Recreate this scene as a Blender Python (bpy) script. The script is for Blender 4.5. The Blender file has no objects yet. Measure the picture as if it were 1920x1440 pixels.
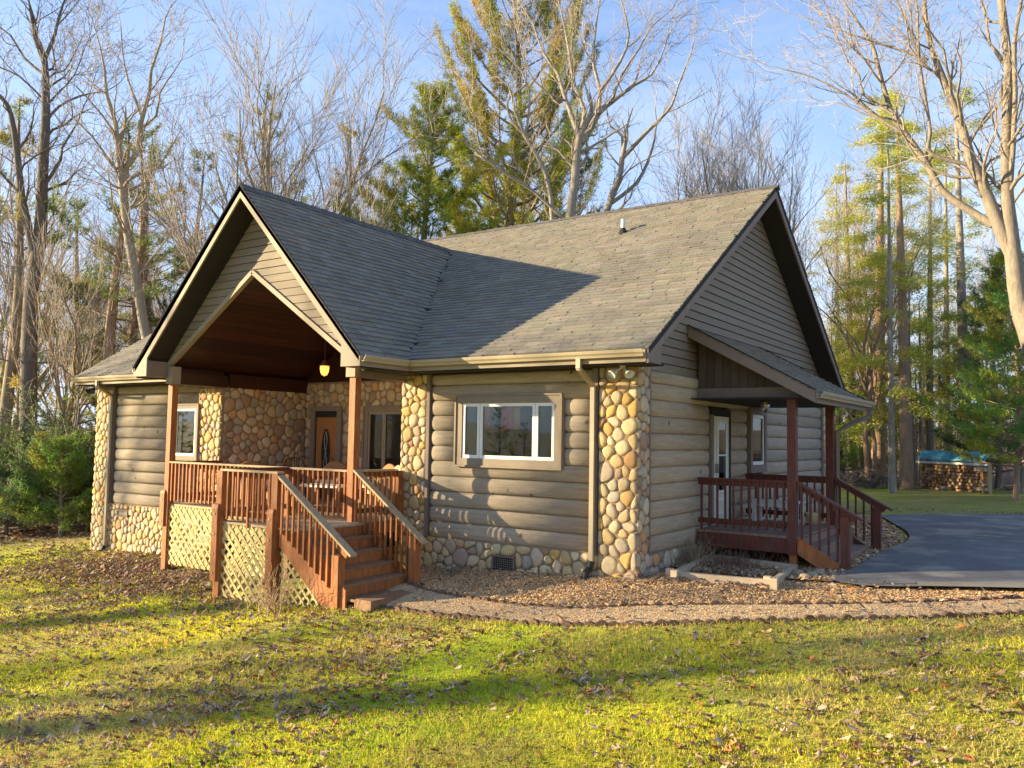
import bpy, math, random
import numpy as np
from mathutils import Vector, Matrix
R_ = math.radians
random.seed(7)
S = bpy.context.scene
COL = S.collection
# ------------------------------------------------------------------ camera, sun, sky, exposure
CAM = np.array([5.642, -11.664, 2.127]); F = 1557.8
YAW, PITCH, ROLL = -0.5988, 0.0651, 0.01693
def cam_axes():
    cy, sy, cp, sp = math.cos(YAW), math.sin(YAW), math.cos(PITCH), math.sin(PITCH)
    fw = np.array([sy*cp, cy*cp, sp]); rt = np.array([cy, -sy, 0.0]); up = np.cross(rt, fw)
    r2 = rt*math.cos(ROLL)+up*math.sin(ROLL); u2 = -rt*math.sin(ROLL)+up*math.cos(ROLL)
    return r2, u2, fw
CR, CU, CW = cam_axes()
cd = bpy.data.cameras.new('camera'); cam = bpy.data.objects.new('camera', cd); COL.objects.link(cam)
cd.sensor_width = 36; cd.lens = F/1920*36; cd.clip_end = 2000; cd.clip_start = 0.05
M = Matrix.Identity(4)
for i in range(3):
    M[i][0] = CR[i]; M[i][1] = CU[i]; M[i][2] = -CW[i]; M[i][3] = CAM[i]
cam.matrix_world = M; S.camera = cam
AZ, EL = R_(56.0), R_(13.8)
SD = (math.sin(AZ)*math.cos(EL), math.cos(AZ)*math.cos(EL), -math.sin(EL))
ld = bpy.data.lights.new('sun', 'SUN'); ld.energy = 5.0; ld.angle = R_(0.55); ld.color = (1.0, 0.82, 0.50)
lo = bpy.data.objects.new('sun', ld); COL.objects.link(lo); lo.rotation_euler = Vector(SD).to_track_quat('-Z', 'Y').to_euler()
lo.location = (-40, -30, 30)
W = bpy.data.worlds.new('World'); S.world = W; W.use_nodes = True
def sky():
    nt = W.node_tree; nt.nodes.clear(); N = nt.nodes.new; L = nt.links.new
    out = N('ShaderNodeOutputWorld'); bg = N('ShaderNodeBackground'); bg.inputs['Strength'].default_value = 0.060
    sk = N('ShaderNodeTexSky'); sk.sky_type = 'NISHITA'; sk.sun_disc = False
    sk.sun_elevation = EL; sk.sun_rotation = AZ+math.pi; sk.air_density = 1.0; sk.dust_density = 0.6; sk.ozone_density = 2.0
    tc = N('ShaderNodeTexCoord'); mp = N('ShaderNodeMapping'); mp.inputs['Scale'].default_value = (1.0, 1.0, 3.2)
    nz = N('ShaderNodeTexNoise'); nz.inputs['Scale'].default_value = 2.2; nz.inputs['Detail'].default_value = 7; nz.inputs['Roughness'].default_value = 0.62
    nz.inputs['Distortion'].default_value = 0.6
    cr = N('ShaderNodeValToRGB'); cr.color_ramp.elements[0].position = 0.40; cr.color_ramp.elements[1].position = 0.72
    sx = N('ShaderNodeSeparateXYZ'); ml = N('ShaderNodeMapRange'); ml.inputs[1].default_value = 0.0; ml.inputs[2].default_value = 0.55
    ml.inputs[3].default_value = 0.92; ml.inputs[4].default_value = 0.06
    md = N('ShaderNodeMath'); md.operation = 'MULTIPLY_ADD'
    mx = N('ShaderNodeMix'); mx.data_type = 'RGBA'; mx.inputs[7].default_value = (5.0, 5.75, 6.7, 1)
    L(tc.outputs['Generated'], mp.inputs[0]); L(mp.outputs[0], nz.inputs['Vector']); L(nz.outputs['Fac'], cr.inputs[0])
    L(tc.outputs['Generated'], sx.inputs[0]); L(sx.outputs['Z'], ml.inputs[0])
    # veil of thin cloud: more towards the horizon
    m2 = N('ShaderNodeMath'); m2.operation = 'MULTIPLY'; m2.inputs[1].default_value = 0.38
    L(cr.outputs[0], m2.inputs[0]); md.operation = 'ADD'; md.use_clamp = True; L(m2.outputs[0], md.inputs[0]); L(ml.outputs[0], md.inputs[1])
    gm = N('ShaderNodeMix'); gm.data_type = 'RGBA'; gm.blend_type = 'MULTIPLY'; gm.inputs[0].default_value = 1.0; gm.inputs[7].default_value = (.92, 1.42, 2.1, 1)
    L(sk.outputs[0], gm.inputs[6]); L(md.outputs[0], mx.inputs[0]); L(gm.outputs[2], mx.inputs[6]); L(mx.outputs[2], bg.inputs[0]); L(bg.outputs[0], out.inputs[0])
sky()
S.view_settings.view_transform = 'Standard'; S.view_settings.look = 'None'; S.view_settings.exposure = 1.58; S.view_settings.gamma = 1
S.view_settings.use_curve_mapping = False
S.render.engine = 'CYCLES'; S.cycles.max_bounces = 6; S.cycles.diffuse_bounces = 3; S.cycles.transparent_max_bounces = 12
S.cycles.use_denoising = True

# pixel helpers (1920x1440 photograph) used only to read real positions
def ray(x, y): return CW+CR*(x-960)/F-CU*(y-720)/F
def at(x, y, dist):
    v = ray(x, y); h = math.hypot(v[0], v[1]); return CAM+v*(dist/h)
def foot(x, dist):
    p = at(x, 830, dist); return (p[0], p[1], gz(p[0], p[1]))

# ------------------------------------------------------------------ ground height (thin plate through measured points)
def plane(x, y): return .1+.049*(x-5)+.11*(y+.5)
PTS = [(0,-.4,0),(-15.05,0,-.86),(-10.1,-1.3,-.74),(-8.3,-1.3,-.68),(-6.3,-2.7,-.62),(-4.8,-2.7,-.56),(-3.6,-2.7,-.43),(-3.3,-1.3,-.25),
 (-4.1,0,-.2),(-2.4,0,-.1),(0,2.3,.02),(1.7,2.2,.02),(2.5,2.4,.11),(2.5,4.8,.17),(5,2.4,.17),(1,13,.12),(4.3,16,.12),(9,6,.25),(15,15,.3),
 (0,31,.1),(2.3,29,.1),(-15,13,-.7),(-24,0,-1.2),(-22,12,-1.1),(-40,20,-1.8),(-15,30,-.7),(30,40,.2),(30,5,.6),(-3,11,0)]
for q in [(-3.4,-6.9),(0,-4),(3,-4),(6,-4),(0,-8),(5,-9),(-6,-8),(-10,-6),(-15,-6),(-2,-3.4),(1,-2.6),(3,-1.2),(10,-4)]:
    PTS.append((q[0], q[1], plane(*q)))
PTS += [(5,-16,-1.5),(20,-15,-.8),(-10,-22,-2.3),(-30,-20,-2.2),(-60,-30,-2.6),(-60,10,-2.4),(-50,60,-1.5),(0,70,.5),(60,70,.8),(60,0,.8),(40,-40,-1.5),(-10,-50,-2.8)]
PA = np.array(PTS)
def _U(r2): return np.where(r2 > 1e-12, r2*np.log(np.maximum(r2, 1e-12)), 0)
def _fit():
    n = len(PA); d = ((PA[:, None, :2]-PA[None, :, :2])**2).sum(-1)
    A = np.zeros((n+3, n+3)); A[:n, :n] = _U(d)+np.eye(n)*0.5; A[:n, n] = 1; A[:n, n+1:] = PA[:, :2]; A[n, :n] = 1; A[n+1:, :n] = PA[:, :2].T
    b = np.zeros(n+3); b[:n] = PA[:, 2]; return np.linalg.solve(A, b)
_c = _fit()
def gza(x, y):
    x = np.clip(np.asarray(x, float), -70, 70); y = np.clip(np.asarray(y, float), -55, 80)
    n = len(PA); o = _c[n]+_c[n+1]*x+_c[n+2]*y
    for i in range(n): o = o+_c[i]*_U((x-PA[i, 0])**2+(y-PA[i, 1])**2)
    return o
def gz(x, y): return float(gza(x, y))

# ------------------------------------------------------------------ mesh helpers
def np_mesh(name, V, Fc, mat, smooth=False, col=None):
    """V (n,3); Fc (m,k) one polygon size; col (n,3) point colours"""
    V = np.asarray(V, np.float32); Fc = np.asarray(Fc, np.int32); m, k = Fc.shape
    me = bpy.data.meshes.new(name); me.vertices.add(len(V)); me.vertices.foreach_set('co', V.ravel())
    me.loops.add(m*k); me.loops.foreach_set('vertex_index', Fc.ravel())
    me.polygons.add(m); me.polygons.foreach_set('loop_start', np.arange(0, m*k, k, dtype=np.int32))
    if smooth: me.polygons.foreach_set('use_smooth', np.ones(m, bool))
    if col is not None:
        a = me.color_attributes.new('Col', 'FLOAT_COLOR', 'POINT'); c = np.ones((len(V), 4), np.float32); c[:, :3] = col; a.data.foreach_set('color', c.ravel())
    me.update(calc_edges=True)
    if mat: me.materials.append(mat)
    return me
def put(name, me, parent=None, loc=None, **props):
    o = bpy.data.objects.new(name, me); COL.objects.link(o)
    if parent is not None: o.parent = parent
    if loc is not None: o.location = loc
    for k, v in props.items(): o[k] = v
    return o
def thing(name, label, cat, loc=(0, 0, 0), rz=0, group=None):
    o = bpy.data.objects.new(name, None); COL.objects.link(o); o.location = loc; o.rotation_euler = (0, 0, rz); o.empty_display_size = .2
    o['label'] = label; o['category'] = cat
    if group: o['group'] = group
    return o
def tag(o, label, cat, group=None):
    o['label'] = label; o['category'] = cat
    if group: o['group'] = group
    return o
def dup(root, loc, rz=0, sc=1, label=None, group=None):
    r = root.copy(); COL.objects.link(r); r.location = loc; r.rotation_euler = (0, 0, rz); r.scale = (sc, sc, sc)
    if label: r['label'] = label
    if group: r['group'] = group
    for ch in root.children:
        c = ch.copy(); COL.objects.link(c); c.parent = r
        for g in ch.children:
            d = g.copy(); COL.objects.link(d); d.parent = c
    return r
BOXF = np.array([[0,1,3,2],[4,6,7,5],[0,4,5,1],[2,3,7,6],[0,2,6,4],[1,5,7,3]])
class MB:
    def __init__(s): s.v = []; s.f = []; s.c = []; s.hc = False
    def box(s, x0, x1, y0, y1, z0, z1, col=None):
        b = len(s.v)
        for x in (x0, x1):
            for y in (y0, y1):
                for z in (z0, z1): s.v.append((x, y, z))
        s.f += [[b+i for i in q] for q in BOXF]; s._c(8, col); return s
    def _c(s, n, col):
        if col is not None: s.hc = True
        s.c += [col or (1, 1, 1)]*n
    def bar(s, p, q, w, h, up=(0, 0, 1), col=None):
        """box from p to q; w sideways, h along up"""
        p = np.array(p, float); q = np.array(q, float); d = q-p; d /= np.linalg.norm(d)
        sd = np.cross(d, up); n = np.linalg.norm(sd)
        if n < 1e-6: sd = np.cross(d, (0, 1, 0)); n = np.linalg.norm(sd)
        sd /= n; u = np.cross(sd, d); b = len(s.v)
        for e in (p, q):
            for a in (-.5, .5):
                for c in (-.5, .5): s.v.append(tuple(e+sd*w*a+u*h*c))
        s.f += [[b+i for i in q2] for q2 in BOXF]; s._c(8, col); return s
    def prism(s, poly, axis, a0, a1, col=None):
        """extrude polygon of 2D points: axis 'x' -> (y,z), 'y' -> (x,z), 'z' -> (x,y)"""
        b = len(s.v); n = len(poly)
        for a in (a0, a1):
            for u, w in poly:
                s.v.append({'x': (a, u, w), 'y': (u, a, w), 'z': (u, w, a)}[axis])
        s.f.append([b+i for i in range(n)][::-1]); s.f.append([b+n+i for i in range(n)])
        for i in range(n):
            j = (i+1) % n; s.f.append([b+i, b+j, b+n+j, b+n+i])
        s._c(2*n, col); return s
    def tube(s, pts, rad, n=8, col=None, caps=True):
        pts = [np.array(p, float) for p in pts]; b = len(s.v)
        if not hasattr(rad, '__len__'): rad = [rad]*len(pts)
        prev = None
        for i, p in enumerate(pts):
            d = (pts[min(i+1, len(pts)-1)]-pts[max(i-1, 0)]); d /= np.linalg.norm(d)+1e-9
            if prev is None:
                a = np.array((0, 0, 1.)) if abs(d[2]) < .9 else np.array((1., 0, 0)); u = np.cross(d, a)
            else: u = prev-d*np.dot(prev, d)
            u /= np.linalg.norm(u); prev = u; w = np.cross(d, u)
            for k in range(n):
                t = 2*math.pi*k/n+math.pi/n; s.v.append(tuple(p+(u*math.cos(t)+w*math.sin(t))*rad[i]))
        for i in range(len(pts)-1):
            for k in range(n):
                j = (k+1) % n; s.f.append([b+i*n+k, b+i*n+j, b+(i+1)*n+j, b+(i+1)*n+k])
        if caps: s.f.append([b+k for k in range(n)][::-1]); s.f.append([b+(len(pts)-1)*n+k for k in range(n)])
        s._c(n*len(pts), col); return s
    def lathe(s, prof, c=(0, 0, 0), n=12, col=None):
        b = len(s.v)
        for r, z in prof:
            for k in range(n):
                t = 2*math.pi*k/n; s.v.append((c[0]+r*math.cos(t), c[1]+r*math.sin(t), c[2]+z))
        for i in range(len(prof)-1):
            for k in range(n):
                j = (k+1) % n; s.f.append([b+i*n+k, b+i*n+j, b+(i+1)*n+j, b+(i+1)*n+k])
        s._c(n*len(prof), col); return s
    def raw(s, v, f, col=None):
        b = len(s.v); s.v += [tuple(p) for p in v]; s.f += [[b+i for i in q] for q in f]; s._c(len(v), col); return s
    def mesh(s, name, mat, smooth=False, bevel=0):
        me = bpy.data.meshes.new(name); me.from_pydata(s.v, [], s.f)
        if s.hc:
            a = me.color_attributes.new('Col', 'FLOAT_COLOR', 'POINT'); c = np.ones((len(s.v), 4), np.float32); c[:, :3] = np.array(s.c); a.data.foreach_set('color', c.ravel())
        me.materials.append(mat)
        if smooth: me.polygons.foreach_set('use_smooth', np.ones(len(me.polygons), bool))
        return me
    def build(s, name, mat, parent=None, smooth=False, **props):
        if parent is not None:
            l = parent.location; p = parent
            while p.parent is not None: p = p.parent; l = l+p.location
            if l.length > 0: s.v = [(a-l.x, b-l.y, c-l.z) for a, b, c in s.v]
        me = s.mesh(name, mat, smooth); return put(name, me, parent, **props)

# ------------------------------------------------------------------ materials
def mat(name, base, rough=.75, noise=None, scale=6, stretch=(1, 1, 1), bump=0.0, bscale=None, metal=0, attr=False, rnd=0.0, second=None, s2=1.0, t2=(.55, .62), spec=.3, knots=None, trans=0, coord='Object'):
    m = bpy.data.materials.new(name); m.use_nodes = True; nt = m.node_tree; N = nt.nodes.new; L = nt.links.new
    bs = nt.nodes['Principled BSDF']; bs.inputs['Roughness'].default_value = rough; bs.inputs['Metallic'].default_value = metal
    bs.inputs['Specular IOR Level'].default_value = spec
    tc = N('ShaderNodeTexCoord'); mp = N('ShaderNodeMapping'); mp.inputs['Scale'].default_value = stretch
    if coord == 'Position':
        g = N('ShaderNodeNewGeometry'); L(g.outputs['Position'], mp.inputs[0])
    else: L(tc.outputs['Object'], mp.inputs[0])
    if rnd and coord != 'Position':                                   # every piece gets its own stretch of grain
        oo = N('ShaderNodeObjectInfo'); sc_ = N('ShaderNodeVectorMath'); sc_.operation = 'SCALE'; sc_.inputs[0].default_value = (37, 19, 53); L(oo.outputs['Random'], sc_.inputs['Scale']); L(sc_.outputs[0], mp.inputs['Location'])
    if attr:
        a = N('ShaderNodeAttribute'); a.attribute_name = 'Col'; c = a.outputs['Color']
        if base != (1, 1, 1):
            mm = N('ShaderNodeMix'); mm.data_type = 'RGBA'; mm.blend_type = 'MULTIPLY'; mm.inputs[0].default_value = 1; mm.inputs[7].default_value = (*base, 1); L(c, mm.inputs[6]); c = mm.outputs[2]
    else:
        rgb = N('ShaderNodeRGB'); rgb.outputs[0].default_value = (*base, 1); c = rgb.outputs[0]
    if second:
        n2 = N('ShaderNodeTexNoise'); n2.inputs['Scale'].default_value = s2; n2.inputs['Detail'].default_value = 5; n2.inputs['Roughness'].default_value = .65; L(mp.outputs[0], n2.inputs['Vector'])
        r2 = N('ShaderNodeMapRange'); r2.inputs[1].default_value = t2[0]; r2.inputs[2].default_value = t2[1]; L(n2.outputs['Fac'], r2.inputs[0])
        m2 = N('ShaderNodeMix'); m2.data_type = 'RGBA'; m2.inputs[7].default_value = (*second, 1); L(r2.outputs[0], m2.inputs[0]); L(c, m2.inputs[6]); c = m2.outputs[2]
    if knots:
        kv = N('ShaderNodeTexVoronoi'); kv.inputs['Scale'].default_value = knots[1]; kg = N('ShaderNodeNewGeometry'); kw = N('ShaderNodeTexNoise'); kw.inputs['Scale'].default_value = 9; L(kg.outputs['Position'], kw.inputs['Vector'])
        ka = N('ShaderNodeVectorMath'); ka.operation = 'MULTIPLY_ADD'; ka.inputs[1].default_value = (.07, .07, .07); L(kw.outputs['Color'], ka.inputs[0]); L(kg.outputs['Position'], ka.inputs[2]); L(ka.outputs[0], kv.inputs['Vector'])
        kr = N('ShaderNodeMapRange'); kr.inputs[1].default_value = knots[2]*.55; kr.inputs[2].default_value = knots[2]*1.3; kr.inputs[3].default_value = .8; kr.inputs[4].default_value = 0; L(kv.outputs['Distance'], kr.inputs[0])
        km = N('ShaderNodeMix'); km.data_type = 'RGBA'; km.inputs[7].default_value = (*knots[0], 1); L(kr.outputs[0], km.inputs[0]); L(c, km.inputs[6]); c = km.outputs[2]
    if noise:
        n = N('ShaderNodeTexNoise'); n.inputs['Scale'].default_value = scale; n.inputs['Detail'].default_value = 6; n.inputs['Roughness'].default_value = .65; L(mp.outputs[0], n.inputs['Vector'])
        mr = N('ShaderNodeMapRange'); mr.inputs[1].default_value = .25; mr.inputs[2].default_value = .75; mr.inputs[3].default_value = 1-noise; mr.inputs[4].default_value = 1+noise; L(n.outputs['Fac'], mr.inputs[0])
        mx = N('ShaderNodeMix'); mx.data_type = 'RGBA'; mx.blend_type = 'MULTIPLY'; mx.inputs[0].default_value = 1; L(c, mx.inputs[6]); L(mr.outputs[0], mx.inputs[7]); c = mx.outputs[2]
    if rnd:
        oi = N('ShaderNodeObjectInfo'); mr = N('ShaderNodeMapRange'); mr.inputs[3].default_value = 1-rnd; mr.inputs[4].default_value = 1+rnd; L(oi.outputs['Random'], mr.inputs[0])
        mx = N('ShaderNodeMix'); mx.data_type = 'RGBA'; mx.blend_type = 'MULTIPLY'; mx.inputs[0].default_value = 1; L(c, mx.inputs[6]); L(mr.outputs[0], mx.inputs[7]); c = mx.outputs[2]
    L(c, bs.inputs['Base Color'])
    if bump:
        nb = N('ShaderNodeTexNoise'); nb.inputs['Scale'].default_value = bscale or scale*3; nb.inputs['Detail'].default_value = 5; L(mp.outputs[0], nb.inputs['Vector'])
        bp = N('ShaderNodeBump'); bp.inputs['Strength'].default_value = bump; bp.inputs['Distance'].default_value = .02; L(nb.outputs['Fac'], bp.inputs['Height']); L(bp.outputs[0], bs.inputs['Normal'])
    if trans:
        tr = N('ShaderNodeBsdfTranslucent'); L(c, tr.inputs['Color']); ms = N('ShaderNodeMixShader'); ms.inputs[0].default_value = trans
        L(bs.outputs[0], ms.inputs[1]); L(tr.outputs[0], ms.inputs[2]); L(ms.outputs[0], nt.nodes['Material Output'].inputs[0])
    m['_c'] = 1
    return m
LOGC = (.38, .30, .21)
m_log = mat('log_stain', LOGC, .7, noise=.24, scale=2.6, stretch=(.8, 2, 9), bump=.4, bscale=14, rnd=.10, second=(.20, .145, .10), s2=5.5, t2=(.60, .74), knots=((.10, .062, .04), 2.1, .085))
m_board = mat('siding_stain', (.22, .175, .13), .72, noise=.14, scale=3, stretch=(.7, .7, 6), bump=.2, bscale=16, rnd=.07)
m_wtrim = mat('window_trim', (.235, .185, .135), .7, noise=.1, scale=5, bump=.1)
m_trim = mat('trim_paint', (.205, .155, .125), .7, noise=.1, scale=5, bump=.1, rnd=.04)
m_fascia = mat('fascia_paint', (.29, .235, .165), .65, noise=.08, scale=4, bump=.08)
m_gut = mat('gutter_tan', (.40, .32, .21), .45, noise=.05, scale=6, spec=.5)
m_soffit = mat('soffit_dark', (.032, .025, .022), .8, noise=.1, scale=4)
m_panel = mat('panel_stain', (.085, .066, .055), .75, noise=.15, scale=4, rnd=.15)
m_mortar = mat('mortar', (.27, .19, .115), .95, noise=.2, scale=14, bump=.5, bscale=40)
m_stone = mat('river_stone', (1, 1, 1), .8, noise=.2, scale=13, bump=.35, bscale=30, attr=True, second=(.34, .25, .15), s2=8, t2=(.66, .85))
m_shing = mat('asphalt_shingle', (1, 1, 1), .92, noise=.22, scale=45, bump=.5, bscale=220, attr=True)
m_roofslab = mat('roof_felt', (.03, .026, .024), .9, noise=.2, scale=6)
m_cedar = mat('cedar_stain', (.33, .115, .034), .6, second=(.20, .10, .05), s2=1.6, t2=(.54, .8), noise=.42, scale=4, stretch=(4, 4, 1.0), bump=.25, bscale=18, rnd=.16)
m_cedarx = mat('cedar_tread', (.24, .135, .07), .7, noise=.35, scale=4, stretch=(1.4, 6, 4), bump=.25, bscale=18, rnd=.14)
m_cap = mat('rail_weathered', (.42, .30, .17), .75, noise=.32, scale=5, stretch=(1, 5, 4), bump=.25, bscale=20, rnd=.08)
m_floor = mat('deck_boards', (.44, .33, .20), .8, noise=.3, scale=5, stretch=(1, 6, 4), bump=.2, bscale=20, rnd=.12)
m_latt = mat('lattice_wood', (.56, .44, .19), .8, noise=.25, scale=8, rnd=.12, second=(.36, .20, .07), s2=2.0, t2=(.58, .72))
m_red = mat('red_stain', (.125, .034, .021), .55, second=(.09, .05, .035), s2=1.6, t2=(.5, .72), noise=.38, scale=5, stretch=(3, 3, 1), bump=.2, bscale=18, rnd=.1)
m_redw = mat('worn_tread', (.25, .16, .11), .75, noise=.3, scale=5, stretch=(3, 1, 3), bump=.2, bscale=18, rnd=.1)
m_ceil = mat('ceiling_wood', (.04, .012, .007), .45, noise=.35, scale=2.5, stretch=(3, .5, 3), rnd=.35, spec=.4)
m_white = mat('white_frame', (.74, .72, .66), .45, noise=.03, scale=10)
m_offw = mat('cream_door', (.62, .58, .46), .5, noise=.04, scale=10)
m_door = mat('oak_door', (.40, .165, .055), .4, noise=.3, scale=4, stretch=(5, 5, .7), bump=.1, spec=.5)
m_black = mat('black_metal', (.012, .012, .013), .4, spec=.5)
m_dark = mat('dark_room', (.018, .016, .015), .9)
m_bolt = mat('bolt_steel', (.35, .33, .3), .4, metal=.8)
m_wicker = mat('wicker', (.34, .17, .08), .7, noise=.35, scale=60, bump=.6, bscale=120)
m_wickerl = mat('pale_wicker', (.60, .47, .27), .7, noise=.3, scale=60, bump=.6, bscale=120)
m_cush = mat('cushion', (.62, .52, .40), .9, noise=.1, scale=8)
m_tarp = mat('blue_tarp', (.10, .36, .46), .5, noise=.3, scale=3, bump=.6, bscale=5, second=(.12, .28, .30), s2=2.5, t2=(.58, .68))
m_wood_end = mat('firewood', (1, 1, 1), .85, noise=.3, scale=20, attr=True, rnd=.25)
m_timber = mat('bed_timber', (.50, .39, .26), .8, noise=.22, scale=5, stretch=(1, 6, 6), bump=.3, rnd=.1)
m_edge = mat('edging_block', (.14, .085, .055), .9, noise=.3, scale=14, bump=.4, rnd=.2)
m_grate = mat('vent_grate', (.20, .13, .10), .7, noise=.1)
m_pvc = mat('pvc_pipe', (.6, .62, .62), .5)
m_asph = mat('asphalt', (.165, .155, .145), .85, noise=.35, scale=1.2, bump=.35, bscale=90, second=(.27, .235, .185), s2=.6, t2=(.50, .58), coord='Position')
m_conc = mat('concrete', (.22, .19, .15), .9, noise=.2, scale=3, bump=.2, coord='Position')
BARK = (.235, .175, .125)
def bark(name, c, tip=None): return mat(name, c, .9, noise=.35, scale=7, stretch=(3, 3, .6), bump=.7, bscale=22, second=tip, s2=3, t2=(.5, .7))
m_bark = bark('bark_grey', (.30, .25, .20), (.42, .37, .30))
m_barkd = bark('bark_dark', (.13, .105, .09), (.21, .18, .15))
m_barkw = bark('bark_pale', (.26, .21, .16), (.20, .165, .125))
m_barkp = bark('bark_pine', (.22, .17, .13), (.31, .25, .19))
m_barkr = bark('bark_reddish', (.34, .22, .14), (.24, .16, .11))
m_twig = mat('twigs', (.37, .31, .26), .9, noise=.2, scale=2)
m_twigd = mat('twigs_dark', (.19, .155, .14), .9, noise=.2, scale=2)
m_leafatt = mat('needles', (1, 1, 1), .6, attr=True, trans=.45, rnd=.08)
m_dry = mat('dry_leaves', (1, 1, 1), .85, attr=True, trans=.2, noise=.15, scale=30)

def glass(name, tint=(.55, .6, .6), refl=.28):
    m = bpy.data.materials.new(name); m.use_nodes = True; nt = m.node_tree; N = nt.nodes.new; L = nt.links.new
    nt.nodes.remove(nt.nodes['Principled BSDF'])
    g = N('ShaderNodeBsdfGlossy'); g.inputs['Roughness'].default_value = .02; g.inputs['Color'].default_value = (.9, .9, .9, 1)
    t = N('ShaderNodeBsdfTransparent'); t.inputs['Color'].default_value = (*tint, 1)
    fr = N('ShaderNodeFresnel'); fr.inputs['IOR'].default_value = 1.5; ad = N('ShaderNodeMath'); ad.operation = 'ADD'; ad.inputs[1].default_value = refl; ad.use_clamp = True
    mx = N('ShaderNodeMixShader'); L(fr.outputs[0], ad.inputs[0]); L(ad.outputs[0], mx.inputs[0]); L(t.outputs[0], mx.inputs[1]); L(g.outputs[0], mx.inputs[2]); L(mx.outputs[0], nt.nodes['Material Output'].inputs[0])
    return m
m_glass = glass('window_glass', (.8,.85,.85), .0)
m_glassb = glass('blind_glass', (.8, .85, .8), .12)

def ground_material():
    """soil and moss and straw-coloured turf mixed by position; same patches drive the blades"""
    def make(name, blade):
        m = bpy.data.materials.new(name); m.use_nodes = True; nt = m.node_tree; N = nt.nodes.new; L = nt.links.new; bs = nt.nodes['Principled BSDF']
        bs.inputs['Roughness'].default_value = .9; bs.inputs['Specular IOR Level'].default_value = .15
        g = N('ShaderNodeNewGeometry'); P = g.outputs['Position']
        def noise(sc, det=5, ro=.6):
            n = N('ShaderNodeTexNoise'); n.inputs['Scale'].default_value = sc; n.inputs['Detail'].default_value = det; n.inputs['Roughness'].default_value = ro; L(P, n.inputs['Vector']); return n.outputs['Fac']
        def ramp(f, a, b, va=0, vb=1):
            r = N('ShaderNodeMapRange'); r.inputs[1].default_value = a; r.inputs[2].default_value = b; r.inputs[3].default_value = va; r.inputs[4].default_value = vb; L(f, r.inputs[0]); return r.outputs[0]
        def mix(f, a, b):
            x = N('ShaderNodeMix'); x.data_type = 'RGBA'
            for i, v in ((0, f), (6, a), (7, b)):
                if isinstance(v, tuple): x.inputs[i].default_value = (*v, 1)
                elif isinstance(v, float): x.inputs[i].default_value = v
                else: L(v, x.inputs[i])
            return x.outputs[2]
        moss = mix(ramp(noise(.55), .38, .62), (.36, .43, .03), (.62, .58, .05))
        straw = mix(ramp(noise(2.3), .35, .65), (.56, .44, .15), (.46, .45, .08))
        c = mix(ramp(noise(.35, 6), .42, .6), moss, straw)
        if blade:
            at_ = N('ShaderNodeAttribute'); at_.attribute_name = 'Col'; x = N('ShaderNodeMix'); x.data_type = 'RGBA'; x.blend_type = 'MULTIPLY'; x.inputs[0].default_value = 1
            L(c, x.inputs[6]); L(at_.outputs['Color'], x.inputs[7]); c = x.outputs[2]
            tr = N('ShaderNodeBsdfTranslucent'); L(c, tr.inputs['Color']); ms = N('ShaderNodeMixShader'); ms.inputs[0].default_value = .45
            L(bs.outputs[0], ms.inputs[1]); L(tr.outputs[0], ms.inputs[2]); L(ms.outputs[0], nt.nodes['Material Output'].inputs[0])
        else:
            sx = N('ShaderNodeSeparateXYZ'); L(P, sx.inputs[0])
            litter = mix(ramp(noise(9, 4), .35, .65), (.13, .075, .045), (.30, .20, .13))
            # leaf litter of the woodland floor beyond the lawn, and bare patches in the turf
            d = N('ShaderNodeMath'); d.operation = 'MULTIPLY_ADD'; d.inputs[1].default_value = -.45; L(sx.outputs[0], d.inputs[0]); L(sx.outputs[1], d.inputs[2])
            far = ramp(d.outputs[0], 13, 17); c = mix(far, c, litter) if False else c
            wl = N('ShaderNodeAttribute'); wl.attribute_name = 'Wood'
            c = mix(wl.outputs['Fac'], c, litter)
            c = mix(ramp(noise(5, 8, .7), .54, .66, 0, .75), c, mix(ramp(noise(30), .4, .6), (.16, .11, .06), (.28, .22, .10)))
            mm = N('ShaderNodeMix'); mm.data_type = 'RGBA'; mm.blend_type = 'MULTIPLY'; mm.inputs[0].default_value = 1; L(c, mm.inputs[6]); L(ramp(noise(45, 5, .7), .3, .7, .55, 1.35), mm.inputs[7]); c = mm.outputs[2]
            nb = noise(28, 8, .75); bp = N('ShaderNodeBump'); bp.inputs['Strength'].default_value = 1.0; bp.inputs['Distance'].default_value = .05; L(nb, bp.inputs['Height']); L(bp.outputs[0], bs.inputs['Normal'])
        L(c, bs.inputs['Base Color']); return m
    return make('turf', False), make('grass_blades', True)
m_turf, m_blade = ground_material()
m_mulch = mat('mulch', (.50, .32, .17), .95, noise=.5, scale=28, bump=1.0, bscale=60, second=(.19, .12, .085), s2=6, t2=(.45, .6), coord='Position')
m_gravel = mat('pea_gravel', (.56, .38, .20), .95, noise=.45, scale=45, bump=1.0, bscale=90, coord='Position')
m_chip = mat('chips', (1, 1, 1), .9, attr=True)

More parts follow.
